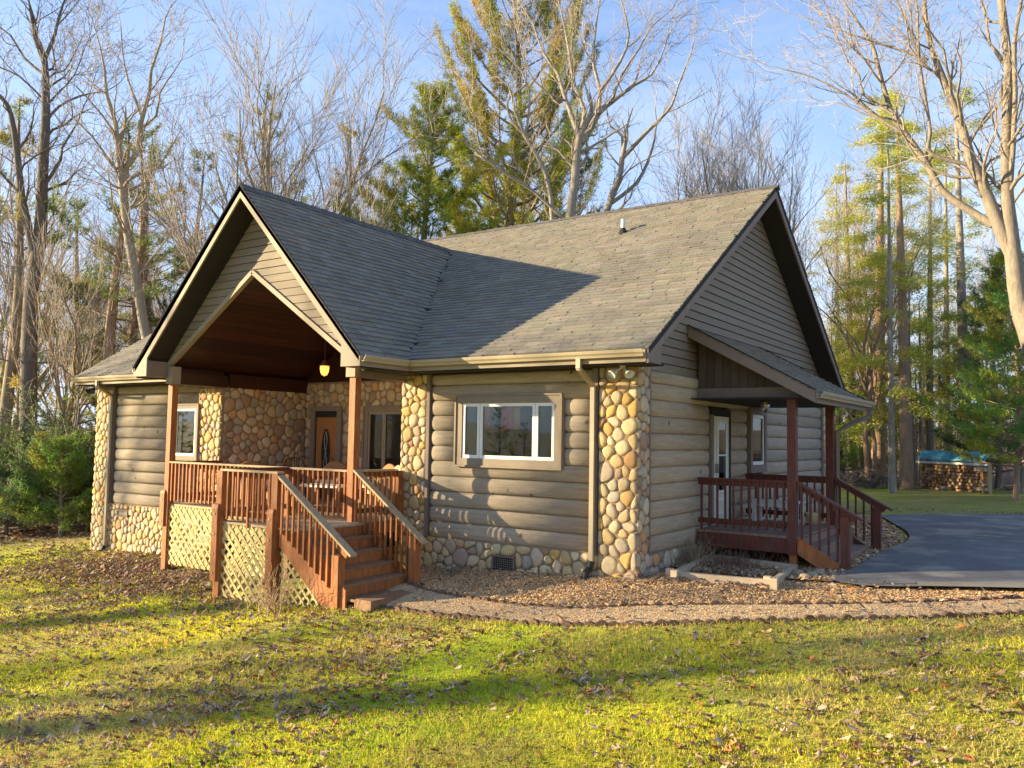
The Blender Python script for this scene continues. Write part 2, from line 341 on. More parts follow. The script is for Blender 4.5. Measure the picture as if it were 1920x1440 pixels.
# ------------------------------------------------------------------ edging curves and regions
def smooth_line(pts, n=60):
    P = np.array(pts, float)
    for _ in range(3):
        Q = [P[0]]
        for a, b in zip(P[:-1], P[1:]): Q += [a*.75+b*.25, a*.25+b*.75]
        Q.append(P[-1]); P = np.array(Q)
    s = np.r_[0, np.cumsum(np.linalg.norm(np.diff(P, axis=0), axis=1))]; t = np.linspace(0, s[-1], n)
    return np.c_[np.interp(t, s, P[:, 0]), np.interp(t, s, P[:, 1])], s[-1]
def ground_px(x, y):
    v = ray(x, y); t = 2.0
    for _ in range(40):
        p = CAM+v*t; t += (p[2]-gz(p[0], p[1]))/(-v[2]+1e-9)*.7
    return CAM+v*t
OUT_PX = [(655,1120),(700,1137),(780,1150),(870,1160),(1000,1171),(1060,1175),(1200,1172),(1400,1167),(1600,1163),(1750,1160),(1930,1152)]
IN_PX = [(700,1090),(760,1093),(800,1110),(900,1128),(980,1137),(1060,1143),(1110,1142),(1200,1137),(1400,1136),(1600,1135),(1780,1131),(1930,1124)]
outer, LO = smooth_line([ground_px(*p)[:2] for p in OUT_PX], 80)
inner, LI = smooth_line([ground_px(*p)[:2] for p in IN_PX], 80)

def grid_sheet(name, xs, ys, z, mt, **props):
    X, Y = np.meshgrid(xs, ys); V = np.c_[X.ravel(), Y.ravel(), z(X.ravel(), Y.ravel())]; nx = len(xs); ny = len(ys)
    i = np.arange(nx-1)[None, :]+nx*np.arange(ny-1)[:, None]; i = i.ravel(); Fc = np.c_[i, i+1, i+nx+1, i+nx]
    me = np_mesh(name, V, Fc, mt, True); return put(name, me, **props), V
def sp(lo, hi, a, b, fine, n):
    mid = np.arange(a, b+fine, fine); l = a-np.geomspace(fine, a-lo, n)[::-1]; r = b+np.geomspace(fine, hi-b, n); return np.unique(np.r_[l, mid, r])
xs = sp(-260, 260, -30, 20, .5, 24); ys = sp(-200, 300, -16, 35, .5, 24)
lawn, GV = grid_sheet('lawn', xs, ys, lambda x, y: gza(x, y)+.012*np.sin(x*2.1+y)*np.cos(y*1.7), m_turf, kind='structure')
# woodland floor mask (where the mown grass ends)
def wood_mask(x, y):
    a = np.clip((y-(32.0-.6*(x+.7)))/3, 0, 1)*np.clip((x+14)/3, 0, 1)      # behind the driveway lawn
    b = np.clip((-x-17.5+(y-4)*-.25)/3, 0, 1)*np.clip((y+2)/3, 0, 1)     # left of the house
    c = np.clip((y-13)/2, 0, 1)*np.clip((-4-x)/3, 0, 1)
    d = np.clip((-x-26)/4, 0, 1); e = .42*np.clip((y-12)/4, 0, 1)*np.clip((x+3)/3, 0, 1); return np.maximum.reduce([a, b, c, d, e])
wa = lawn.data.attributes.new('Wood', 'FLOAT', 'POINT'); wa.data.foreach_set('value', wood_mask(GV[:, 0], GV[:, 1]).astype(np.float32))

def ruled(name, A, B, n, off, mt, **props):
    V = []
    for k in range(n+1):
        P = A+(B-A)*k/n; V.append(np.c_[P, gza(P[:, 0], P[:, 1])+off])
    m = len(A); V = np.vstack(V); i = (np.arange(m-1)[None, :]+m*np.arange(n)[:, None]).ravel()
    return put(name, np_mesh(name, V, np.c_[i, i+1, i+m+1, i+m], mt, True), **props)
house_line, _ = smooth_line([(-4.4, -1.2), (-4.2, .3), (-2, .3), (0, .3), (.2, 2), (.6, 6.5), (2.7, 6.9), (2.75, 5.0), (2.9, 3.2), (5.0, 1.2), (7, 2.2)], 80)
inner[:, :] = inner
ruled('gravel_path', inner, outer, 10, .02, m_gravel, kind='structure')
hl, _ = smooth_line([(-4.4, -1.0), (-4.2, .4), (-2, .4), (0.2, .6), (1.0, 2.6), (2.2, 2.9), (3.3, 2.2), (5, 3.0), (7, 4.5)], 80)
ruled('mulch_bed', hl, inner, 14, .012, m_mulch, kind='structure')
p1, _ = smooth_line([(-.2, 1.2), (-.2, 4), (-.2, 7), (-.2, 10), (-.2, 12.5)], 40); p2, _ = smooth_line([(2.6, 1.2), (2.75, 3), (2.85, 5.6), (2.6, 7.8), (1.1, 12.5)], 40)
ruled('mulch_bed', p1, p2, 8, .05, m_mulch, kind='structure')
d1, _ = smooth_line([(2.72, 1.5), (2.66, 2.4), (2.72, 4.9), (2.9, 6.0), (2.6, 8), (1.8, 10.5), (1.0, 13.3)], 50)
d2, _ = smooth_line([(3.2, 1.1), (6, 2.7), (12, 4.5), (20, 9), (26, 18), (26, 26), (22, 36)], 50)
ruled('driveway', d1, d2, 24, .075, m_asph, kind='structure')
k1, _ = smooth_line([(3.7, 1.45), (6, 2.75), (12, 4.55), (20, 9)], 40); k2, _ = smooth_line([(3.75, 1.15), (6.1, 2.1), (12.2, 3.9), (20.5, 8.2)], 40)
ruled('concrete_edge', k2, k1, 3, .085, m_conc, kind='structure')
ap, _ = smooth_line([(2.45, 1.6), (2.6, 1.15), (3.1, .95), (3.7, 1.15), (4.1, 1.5)], 20); aq, _ = smooth_line([(2.6, 2.1), (2.8, 1.8), (3.2, 1.7), (3.7, 1.75), (4.1, 1.85)], 20)
ruled('driveway', ap, aq, 6, .068, m_asph, kind='structure')

def edging(name, line, L, lab, w, s0=0, s1=1):
    t = thing(name, lab, 'garden edging', (line[0][0], line[0][1], gz(*line[0])))
    P = np.array(line); s = np.r_[0, np.cumsum(np.linalg.norm(np.diff(P, axis=0), axis=1))]; n = int(s[-1]/w)
    me = MB(); h = .075; hw = w*.46
    prof = [(-hw, -.1), (hw, -.1), (hw, h*.55), (hw*.6, h*.9), (0, h), (-hw*.6, h*.9), (-hw, h*.55)]
    me.prism(prof, 'y', -.035, .035); blk = me.mesh('edging_block', m_edge)
    for k in range(n):
        u = (k+.5)*w; x, y = np.interp(u, s, P[:, 0]), np.interp(u, s, P[:, 1]); x2, y2 = np.interp(u+.03, s, P[:, 0]), np.interp(u+.03, s, P[:, 1])
        o = put('edging_block', blk, t, (x-t.location.x, y-t.location.y, gz(x, y)-t.location.z+random.uniform(-.035, .0)))
        o.rotation_euler = (random.uniform(-.08, .08), random.uniform(-.06, .06), math.atan2(y2-y, x2-x)+random.uniform(-.1, .1))
edging('garden_edging', outer, LO, 'scalloped brown edging blocks between the gravel path and the lawn', .15)
edging('garden_edging', inner, LI, 'low edging blocks between the mulch bed and the gravel path', .15)

# ------------------------------------------------------------------ stones
PAL = [((.52,.36,.17),6),((.50,.38,.21),6),((.54,.34,.11),3.5),((.42,.23,.11),.8),((.38,.33,.25),1.4),((.54,.42,.25),4),((.46,.36,.24),5),((.38,.27,.17),1.2)]
PALF = [((.48,.36,.22),6),((.52,.42,.28),5),((.42,.29,.17),4),((.33,.23,.15),2.5),((.40,.34,.25),3),((.48,.28,.13),1.5),((.32,.28,.22),1.2)]
def pick(pal, rng):
    t = rng.random()*sum(w for _, w in pal)
    for c, w in pal:
        t -= w
        if t <= 0: break
    k = rng.uniform(.82, 1.15); return tuple(min(.8, v*k*rng.uniform(.96, 1.04)) for v in c)
def cells(w, h, size, rng, ax=1.0, holes=()):
    """rounded cobble outlines packed in a w x h rectangle; ax>1 gives upright stones"""
    pts = []; tries = 0
    while tries < 2600:
        x, y = rng.uniform(0, w), rng.uniform(0, h); s = size*rng.choice([.72, .85, 1, 1, 1.15, 1.4]); tries += 1
        if any(a-.02 < x < b+.02 and c-.02 < y < d+.02 for a, b, c, d in holes): continue
        if all((x-p[0])**2*ax**2+(y-p[1])**2 > (.5*(s+p[2])*ax**.5)**2*.92 for p in pts): pts.append((x, y, s)); tries = 0 if len(pts) < 5 else max(0, tries-150)
        if len(pts) > 900: break
    out = []
    for i, (x, y, s) in enumerate(pts):
        poly = [(0, 0), (w, 0), (w, h), (0, h)]
        for j, (x2, y2, s2) in enumerate(pts):
            if i == j: continue
            dx, dy = (x2-x), (y2-y)
            if dx*dx+dy*dy > (size*3.6)**2: continue
            # weighted bisector with a joint
            D = math.hypot(dx, dy); f = (D*D+(s*s-s2*s2)*.35)/(2*D*D); f = min(.8, max(.2, f)); gx, gy = dx/D, dy/D; lim = D*f-.0065
            q = []; n = len(poly)
            for a in range(n):
                p0, p1 = poly[a], poly[(a+1) % n]; v0 = (p0[0]-x)*gx+(p0[1]-y)*gy-lim; v1 = (p1[0]-x)*gx+(p1[1]-y)*gy-lim
                if v0 <= 0: q.append(p0)
                if v0*v1 < 0: t = v0/(v0-v1); q.append((p0[0]+(p1[0]-p0[0])*t, p0[1]+(p1[1]-p0[1])*t))
            poly = q
            if len(poly) < 3: break
        if len(poly) < 3: continue
        for a, b, c, d in holes:                                        # trim against openings
            cx = (a+b)/2; cy = (c+d)/2
            if x < a: poly = clip(poly, 1, 0, a)
            elif x > b: poly = clip(poly, -1, 0, -b)
            elif y < c: poly = clip(poly, 0, 1, c)
            elif y > d: poly = clip(poly, 0, -1, -d)
            if len(poly) < 3: break
        if len(poly) < 3: continue
        P = np.array(poly); c = P.mean(0)
        for _ in range(2):
            Q = []
            for a in range(len(P)):
                b = P[(a+1) % len(P)]; Q += [P[a]*.76+b*.24, P[a]*.24+b*.76]
            P = np.array(Q)
        d = P-c; L = np.r_[0, np.cumsum(np.linalg.norm(np.diff(np.vstack([P, P[:1]]), axis=0), axis=1))]; t = np.linspace(0, L[-1], 13)[:-1]; PP = np.vstack([P, P[:1]])
        P = np.c_[np.interp(t, L, PP[:, 0]), np.interp(t, L, PP[:, 1])]
        ext = P.max(0)-P.min(0)
        if min(ext) < .035: continue
        out.append((P, P.mean(0), min(ext)))
    return out
def clip(poly, gx, gy, lim):
    q = []; n = len(poly)
    for a in range(n):
        p0, p1 = poly[a], poly[(a+1) % n]; v0 = p0[0]*gx+p0[1]*gy-lim; v1 = p1[0]*gx+p1[1]*gy-lim
        if v0 <= 0: q.append(p0)
        if v0*v1 < 0: t = v0/(v0-v1); q.append((p0[0]+(p1[0]-p0[0])*t, p0[1]+(p1[1]-p0[1])*t))
    return q
STONES = []   # (screen size, verts, faces, colour, parent)
def stone_face(origin, ud, nd, w, h, size, parent, pal=PAL, ax=1.15, holes=(), seed=1, top=None):
    """cobbles on a vertical face: origin lower corner, ud unit along, nd outward normal"""
    rng = random.Random(seed); o = np.array(origin, float); ud = np.array(ud, float); nd = np.array(nd, float); zz = np.array((0, 0, 1.))
    for P, c, e in cells(w, h, size, rng, ax, holes):
        if top is not None and c[1] > top(c[0]): continue
        d = min(.034, e*.27)*rng.uniform(.7, 1.2); tilt = (rng.uniform(-.1, .1), rng.uniform(-.1, .1))
        V = []
        for sc, dp in ((1.0, -.03), (.985, d*.42), (.84, d*.86), (.5, d*1.05)):
            for p in P:
                q = c+(p-c)*sc; V.append(o+ud*q[0]+zz*q[1]+nd*(dp+(tilt[0]*(q[0]-c[0])+tilt[1]*(q[1]-c[1]))*(dp > 0)))
        V.append(o+ud*c[0]+zz*c[1]+nd*d*1.1)
        n = 12; Fc = []
        for r in range(3):
            for k in range(n):
                j = (k+1) % n; Fc.append((r*n+k, r*n+j, (r+1)*n+j, (r+1)*n+k))
        for k in range(n): Fc.append((3*n+k, 3*n+(k+1) % n, 4*n))
        if np.dot(np.cross(ud, zz), nd) < 0: Fc = [f[::-1] for f in Fc]
        cen = o+ud*c[0]+zz*c[1]; dist = np.dot(cen-CAM, CW); vd = (CAM-cen)/np.linalg.norm(CAM-cen)
        STONES.append((e*F/dist*abs(np.dot(vd, nd))**.5, V, Fc, pick(pal, rng), parent))
def flush_stones():
    order = sorted(range(len(STONES)), key=lambda i: -STONES[i][0]); keep = set(order[:298]); mass = {}
    for i, (s, V, Fc, c, par) in enumerate(STONES):
        if i in keep:
            MB().raw(V, Fc, c).build('stone', m_stone, par, smooth=True)
        else: mass.setdefault(par.name, [par, MB()])[1].raw(V, Fc, c)
    for par, mb in mass.values(): mb.build('small_stones', m_stone, par, smooth=True, kind='stuff')

# ------------------------------------------------------------------ the cabin
H = thing('log_cabin', 'brown log-sided cabin with river stone pillars, steep shingled roof and gabled front porch', 'cabin', (0, 0, 0))
SH = .27; ZK = 1.971                       # log course and its zero line
XL, XR, YB = -15.05, 0.0, 11.15
EY, EZ, RY, RZ = -.62, 3.49, 5.58, 7.50; SL = (RZ-EZ)/(RY-EY)
PX, PH, PYF, PZ = -7.30, 3.22, -1.88, 6.80; PSL = (PZ-3.47)/PH      # front gable centre, half width, rake plane, ridge height
GY = -1.34                                  # plane of the front gable boarding
def zmain(y): return EZ+SL*(y-EY) if y < RY else RZ-SL*(y-RY)
def zporch(x): return PZ-PSL*abs(x-PX)
def wall_core():
    w = .16
    def seg(name, *b): MB().box(*b).build(name, m_soffit, H)
    seg('wall', XL+.02, -10.3, .02, .02+w, -1.1, 3.3); seg('wall', -4.6, -.02, .02, .02+w, -.5, 3.3)
    seg('wall', -.02-w, -.02, .181, YB, -.5, 3.35); seg('wall', XL+.02, XL+.02+w, .181, YB, -1.2, 3.35); seg('wall', XL+.2, -.2, YB-w, YB, -.8, 3.3)
    seg('wall', -10.3, -10.14, .18, 2.44, -.9, 3.3); seg('wall', -4.76, -4.6, .18, 2.44, -.9, 3.3); seg('wall', -10.14, -4.76, 2.44, 2.6, -.5, 5.4)
    for x0, x1 in ((-.18, -.021), (XL+.021, XL+.18)):
        MB().prism([(.2, 3.351), (YB-.2, 3.351), (RY, RZ-.28)], 'x', x0, x1).build('gable_wall', m_soffit, H)
wall_core()
def log_mesh(L, bl, br, h=SH, dep=.062):
    """half-round log siding course along +x, outward -y; bl/br = rounded ends"""
    n = 9; prof = []
    for k in range(n+1):
        t = k/n; a = math.pi*t; zz = h*(.5-.5*math.cos(a)); prof.append((zz, dep*math.sin(a)**.72 if 0 < t < 1 else 0.0, math.sin(a)))
    st = [0, .012, .03, .06, .10, .16]; xsn = []
    if bl: xsn += [(s, 'l') for s in st]
    else: xsn += [(0, None)]
    if br: xsn += [(L-s, 'r') for s in reversed(st)]
    else: xsn += [(L, None)]
    V = []; Fc = []
    for x, e in xsn:
        for zz, d, sn in prof:
            if e:
                r = .13; u = (x if e == 'l' else L-x); cut = .085*(1-sn**.6); q = max(0, min(1, (u)/(r))); dd = d*math.sqrt(max(0, 1-(1-q)**2)); xo = cut*(1-q)
                V.append((x+(xo if e == 'l' else -xo), -dd, zz))
            else: V.append((x, -d, zz))
    m = n+1
    for i in range(len(xsn)-1):
        for k in range(n): Fc.append((i*m+k, (i+1)*m+k, (i+1)*m+k+1, i*m+k+1))
    # end caps back to the wall
    for i in (0, len(xsn)-1):
        b = len(V); V += [(V[i*m+k][0], .02, V[i*m+k][2]) for k in range(m)]
        for k in range(n): Fc.append((i*m+k, i*m+k+1, b+k+1, b+k) if i == 0 else (i*m+k+1, i*m+k, b+k, b+k+1))
    return V, Fc
_lm = {}
def log(x0, x1, k, face, bl=False, br=False, h=SH):
    """one log; face 'front' runs along x at y=0, 'right' runs along y at x=0"""
    key = (round(x1-x0, 3), bl, br, h)
    if key not in _lm:
        V, Fc = log_mesh(x1-x0, bl, br, h); _lm[key] = MB().raw(V, Fc).mesh('log', m_log, True)
    o = put('log', _lm[key], H); z = ZK+k*SH
    if face == 'front': o.location = (x0, 0, z)
    else: o.location = (0, x0, z); o.rotation_euler = (0, 0, math.pi/2)
WIN = (-3.41, -1.28, 1.65, 2.84); LWIN = (-11.78, -10.86, 1.47, 2.78)
for k in range(-6, 5):
    z0, z1 = ZK+k*SH, ZK+(k+1)*SH; top = SH if k < 4 else .2
    if min(z1, WIN[3])-max(z0, WIN[2]) > .55*SH: log(-4.07, WIN[0], k, 'front', True, False, top); log(WIN[1], -.72, k, 'front', True, False, top)
    else: log(-4.07, -.72, k, 'front', True, False, top)
    if min(z1, LWIN[3])-max(z0, LWIN[2]) > .55*SH: log(-14.28, LWIN[0], k, 'front', True, False, top)
    else: log(-14.28, -10.85, k, 'front', True, False, top)
    DY0, DY1 = 3.02, 4.02; WY0, WY1 = 5.12, 6.18
    segs = [(.38, 11.05)]
    if min(z1, 2.74)-max(z0, .62) > .4*SH: segs = [(.38, DY0), (DY1, 11.05)]
    if min(z1, 2.84)-max(z0, 1.5) > .5*SH: segs = ([(.38, DY0), (DY1, WY0), (WY1, 11.05)] if z0 < 2.74 else [(.38, WY0), (WY1, 11.05)])
    for a, b in segs: log(a, b, k, 'right', a != .38, b != 11.05, top)
# boards of the right gable, lapped
def lap(y0, y1, z, wd, axis, base, dep=.034):
    m = MB()
    if axis == 'x':  # face looks +x
        m.prism([(base, z), (base+dep, z), (base+.012, z+wd-.014), (base, z+wd-.014)], 'y', y0, y1)
        m.v = [(a, b, c) for a, b, c in m.v]
    else:            # face looks -y
        m.prism([(base, z), (base-dep, z), (base-.012, z+wd-.014), (base, z+wd-.014)], 'x', y0, y1)
    return m
z = 3.322; rng = random.Random(3)
bz = ZK+4*SH+.2
z = bz
while z < 7.2:
    hw = (RZ-.10-(z+.0))/SL
    y0, y1 = max(.1, RY-hw), min(YB-.05, RY+hw)
    if y1-y0 > .2: lap(y0, y1, z, .153, 'x', .003).build('siding_board', m_board, H)
    z += .15
# front gable boards with the vaulted opening cut out
OXP, OZP, OSL = -7.48, 5.20, .655
def zopen(x): return OZP-OSL*abs(x-OXP)
z = 3.50
while z < 6.3:
    hw = (PZ-.16-(z+.0))/PSL; xa, xb = PX-hw, PX+hw; xa = max(xa, -10.18); xb = min(xb, -4.62)
    wo = (OZP+.02-(z+.15))/OSL
    if wo > 0:
        a1 = OXP-wo-.09; b1 = OXP+wo+.09
        if a1 > xa+.02:
            MB().prism([(xa, z), (OXP-(OZP-z)/OSL-.08, z), (a1, z+.138), (xa, z+.138)], 'y', GY, GY-.03).build('siding_board', m_board, H)
        if b1 < xb-.02:
            MB().prism([(OXP+(OZP-z)/OSL+.08, z), (xb, z), (xb, z+.138), (b1, z+.138)], 'y', GY, GY-.03).build('siding_board', m_board, H)
    else: lap(xa, xb, z, .153, 'y', GY, .03).build('siding_board', m_board, H)
    z += .15
MB().prism([(PX-2.9, 3.75), (OXP-(OZP-3.6)/OSL-.05, 3.6), (OXP, OZP+.04), (OXP+(OZP-3.6)/OSL+.05, 3.6), (PX+2.9, 3.75), (PX, PZ-.2)], 'y', GY+.002, GY+.09).build('gable_wall', m_soffit, H)
# trim of the vaulted opening
for s in (-1, 1):
    e = (-10.12 if s < 0 else -4.80); MB().bar((e, GY-.02, zopen(e)+.045), (OXP, GY-.02, OZP+.045), .10, .09).build('opening_trim', m_fascia, H)
# vaulted porch ceiling: boards run back from the opening
for s in (-1, 1):
    n = 22; e = 2.68
    for i in range(n):
        a, b = e*i/n, e*(i+1)/n-.006
        xa, xb = OXP+s*a, OXP+s*b
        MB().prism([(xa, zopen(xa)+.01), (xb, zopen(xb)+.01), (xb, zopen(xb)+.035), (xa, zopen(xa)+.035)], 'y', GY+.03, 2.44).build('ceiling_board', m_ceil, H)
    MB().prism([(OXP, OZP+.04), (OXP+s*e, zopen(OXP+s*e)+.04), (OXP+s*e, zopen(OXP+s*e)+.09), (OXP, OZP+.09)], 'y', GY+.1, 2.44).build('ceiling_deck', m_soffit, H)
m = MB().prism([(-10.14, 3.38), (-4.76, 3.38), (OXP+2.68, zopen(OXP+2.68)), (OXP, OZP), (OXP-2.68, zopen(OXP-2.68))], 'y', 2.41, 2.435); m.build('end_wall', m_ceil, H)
# porch beams
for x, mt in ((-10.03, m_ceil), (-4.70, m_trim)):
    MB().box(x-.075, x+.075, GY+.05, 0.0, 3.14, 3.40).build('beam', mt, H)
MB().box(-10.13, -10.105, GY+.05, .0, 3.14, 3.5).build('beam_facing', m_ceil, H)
for x0 in (-10.14, -4.86): MB().box(x0, x0+.22, -1.40, -1.20, 3.14, 3.42 if x0 > -9 else 3.50).build('post_cap', m_fascia, H)
MB().box(-10.10, -10.02, .1, 2.4, 3.14, 3.45).build('beam', m_ceil, H)

# ---- stone
pil = []
def pillar(x0, x1, y0, y1, z0, z1):
    o = MB().box(x0, x1, y0, y1, z0, z1).build('stone_pillar', m_mortar, H); return o
zt = 3.30
A_ = pillar(-.60, .06, -.06, .34, -.35, zt)            # right front corner
stone_face((-.60, -.06, -.12), (1, 0, 0), (0, -1, 0), .66, zt+.12, .185, A_, PAL, 1.25, seed=11)
stone_face((.06, -.06, -.12), (0, 1, 0), (1, 0, 0), .40, zt+.12, .17, A_, PALF, 1.3, seed=12)
B_ = pillar(-4.74, -4.13, -.06, .14, -.7, 3.36)
stone_face((-4.74, -.06, -.45), (1, 0, 0), (0, -1, 0), .61, 3.8, .16, B_, PAL, 1.2, seed=13)
stone_face((-4.13, -.06, -.45), (0, 1, 0), (1, 0, 0), .07, .5, .15, B_, PAL, 1.2, seed=14)
C_ = pillar(-10.84, -10.06, -.06, .14, -.9, 3.2)
stone_face((-10.84, -.06, -.85), (1, 0, 0), (0, -1, 0), .78, 4.0, .155, C_, PAL, 1.25, seed=15)
D_ = MB().box(-10.13, -10.06, .14, 2.40, .3, 3.2).build('stone_wall', m_mortar, H)
stone_face((-10.06, .0, .5), (0, 1, 0), (1, 0, 0), 2.36, 2.68, .195, D_, PALF, 1.0, seed=16)
E_ = MB().box(-10.12, -4.80, 2.38, 2.43, .3, 3.40).build('stone_wall', m_mortar, H)
stone_face((-10.06, 2.38, .55), (1, 0, 0), (0, -1, 0), 5.2, 2.82, .18, E_, PALF, 1.0, holes=((.26, 1.30, 0, 2.17), (2.02, 4.05, .5, 2.26)), seed=17)
G_ = pillar(-15.11, -14.40, -.06, .34, -1.3, 3.25)
stone_face((-15.11, -.06, -.95), (1, 0, 0), (0, -1, 0), .71, 4.15, .16, G_, PAL, 1.3, seed=18)
K_ = MB().box(-4.13, -.60, -.045, .02, -.6, .36).build('stone_skirt', m_mortar, H)
stone_face((-4.13, -.045, -.32), (1, 0, 0), (0, -1, 0), 3.53, .66, .195, K_, PAL, .95, holes=((1.52, 1.98, .20, .48),), seed=19)
M_ = MB().box(-14.40, -10.84, -.045, .02, -1.3, .36).build('stone_skirt', m_mortar, H)
stone_face((-14.40, -.045, -.92), (1, 0, 0), (0, -1, 0), 3.56, 1.26, .165, M_, PAL, 1.25, holes=((.42, .92, .97, 1.15),), seed=20)
N_ = MB().box(-.02, .045, .34, 11.0, -.5, .36).build('stone_skirt', m_mortar, H)
stone_face((.045, .34, -.12), (0, 1, 0), (1, 0, 0), 4.6, .46, .19, N_, PALF, 1.3, holes=((.62, 1.15, -.1, .18),), seed=21)
Q_ = MB().box(-.02, .10, 11.0, 11.3, -.5, 3.2).build('stone_pillar', m_mortar, H)
stone_face((.10, 11.0, 0), (0, 1, 0), (1, 0, 0), .3, 3.2, .17, Q_, PAL, 1.2, seed=22)
flush_stones()
# corner trims beside the logs
for x0, x1, z0, z1 in ((-4.13, -4.06, .35, 3.30), (-.72, -.62, .33, 3.28), (-14.40, -14.33, .35, 3.25), (-10.86, -10.82, 1.2, 3.25)): MB().box(x0, x1, -.085, .02, z0, z1).build('corner_trim', m_trim, H)
MB().box(-.0, .075, .34, .40, .33, 3.30).build('corner_trim', m_trim, H); MB().box(0, .09, 10.93, 11.0, .33, 3.2).build('corner_trim', m_trim, H)

# ---- roofs
def shcol(rng, warm=1.0):
    k = rng.choice([.86, .92, .97, 1.0, 1.03, 1.07, 1.13]); return (.232*k*rng.uniform(.97, 1.05), .206*k*rng.uniform(.97, 1.04), .168*k*rng.uniform(.93, 1.05))
SHG = []
def shingle_plane(origin, ud, vd, w, ln, skip, seed, par, exp=.138):
    """rows of tabs: ud along the eave, vd up the slope"""
    rng = random.Random(seed); o = np.array(origin, float); ud = np.array(ud, float); vd = np.array(vd, float); nd = np.cross(ud, vd)
    if nd[2] < 0: nd = -nd
    r = 0; v = 0.0
    while v < ln-.02:
        u = -rng.uniform(0, .25); ve = min(v+exp+.02, ln)
        while u < w:
            tw = rng.choice([.22, .28, .30, .30, .33]); a, b = max(0, u), min(w, u+tw)-.006; u += tw
            if b-a < .03: continue
            c = o+ud*(a+b)/2+vd*(v+.07)
            if skip(c): continue
            t = .025*rng.uniform(.8, 1.3); dv = rng.choice([0, 0, 0, .018]); P = []
            for (uu, vv) in ((a, v-dv), (b, v-dv), (b, ve), (a, ve)):
                base = o+ud*uu+vd*vv; hi = t if vv < ve-.01 else .004
                P.append(base+nd*(-.004 if vv < ve-.01 else -.004)); P.append(base+nd*hi)
            Fc = [(1, 3, 5, 7), (0, 1, 7, 6), (0, 2, 3, 1), (2, 4, 5, 3)]
            dist = np.dot(c-CAM, CW); vdir = (CAM-c)/np.linalg.norm(CAM-c)
            SHG.append(((b-a)*F/dist*max(0, np.dot(vdir, nd)), P, Fc, shcol(rng), par))
        v += exp; r += 1
def flush_shingles():
    order = sorted(range(len(SHG)), key=lambda i: -SHG[i][0]); keep = set(order[:290]); mass = {}
    for i, (s, P, Fc, c, par) in enumerate(SHG):
        if i in keep: MB().raw(P, Fc, c).build('shingle', m_shing, par)
        else: mass.setdefault(par.name, [par, MB()])[1].raw(P, Fc, c)
    for par, mb in mass.values(): mb.build('shingles', m_shing, par, kind='stuff')
T = .10
XE, XW = .51, -15.15
cs = math.sqrt(1+SL*SL)
# main slabs
mb = MB()
for xa_, xb_ in ((XW, -10.17), (-4.73, XE)): mb.prism([(EY, EZ-T), (EY, EZ), (RY, RZ), (RY, RZ-T)], 'x', xa_, xb_)
def yval(x): return (zporch(x)-.04-EZ)/SL+EY
pl_ = [(-10.17, max(EY, yval(-10.17))), (PX, yval(PX)), (-4.73, max(EY, yval(-4.73))), (-4.73, RY), (-10.17, RY)]
mb.raw([(x, y, zmain(y)) for x, y in pl_]+[(x, y, zmain(y)-T) for x, y in pl_], [(0, 1, 2, 3, 4), (9, 8, 7, 6, 5)]+[(i, i+5, (i+1) % 5+5, (i+1) % 5) for i in range(5)])
SF = mb.build('roof', m_roofslab, H)
BY = 2*RY-EY
SB = MB().prism([(BY, EZ-T), (RY, RZ-T-.001), (RY+.001, RZ), (BY, EZ)], 'x', XW, XE).build('roof', m_roofslab, H)
shingle_plane((XW-.01, EY-.03, EZ+.003-.03*SL), (1, 0, 0), (0, 1/cs, SL/cs), XE-XW+.02, math.hypot(RY-EY, RZ-EZ)+.03, lambda c: (abs(c[0]-PX) < PH and zporch(c[0]) > c[2]+.02), 31, SF)
shingle_plane((XE+.01, BY+.03, EZ+.003-.03*SL), (-1, 0, 0), (0, -1/cs, SL/cs), XE-XW+.02, math.hypot(RY-EY, RZ-EZ)+.03, lambda c: False, 32, SB, exp=.2)
# front gable slabs, both run back until they meet the main slope
pc = math.sqrt(1+PSL*PSL); PE = 3.47
for s, sd in ((1, 33), (-1, 34)):
    YM = RY-.2
    yeave = -.55
    V = []; mb = MB()
    xe = PX+s*PH; ym = (PZ-EZ)/SL+EY
    v = [(PX, PYF, PZ), (xe, PYF, PE), (xe, EY+.0, PE), (PX, ym, PZ)]
    vv = v+[(a, b, c-T*1.2) for a, b, c in v]
    mb.raw(vv, [(0, 1, 2, 3), (7, 6, 5, 4), (0, 4, 5, 1), (1, 5, 6, 2), (2, 6, 7, 3)])
    sl = mb.build('porch_roof', m_roofslab, H)
    ln = math.hypot(PH, PZ-PE)+.03
    if s > 0: shingle_plane((xe+.03/pc*1, PYF-.02, PE-.03*PSL), (0, 1, 0), (-1/pc, 0, PSL/pc), ym-PYF+.1, ln, lambda c: c[1] > EY and zmain(c[1]) > c[2]+.03, sd, sl)
    else: shingle_plane((xe-.03/pc*1, ym+.1, PE-.03*PSL), (0, -1, 0), (1/pc, 0, PSL/pc), ym-PYF+.1, ln, lambda c: c[1] > EY and zmain(c[1]) > c[2]+.03, sd, sl)
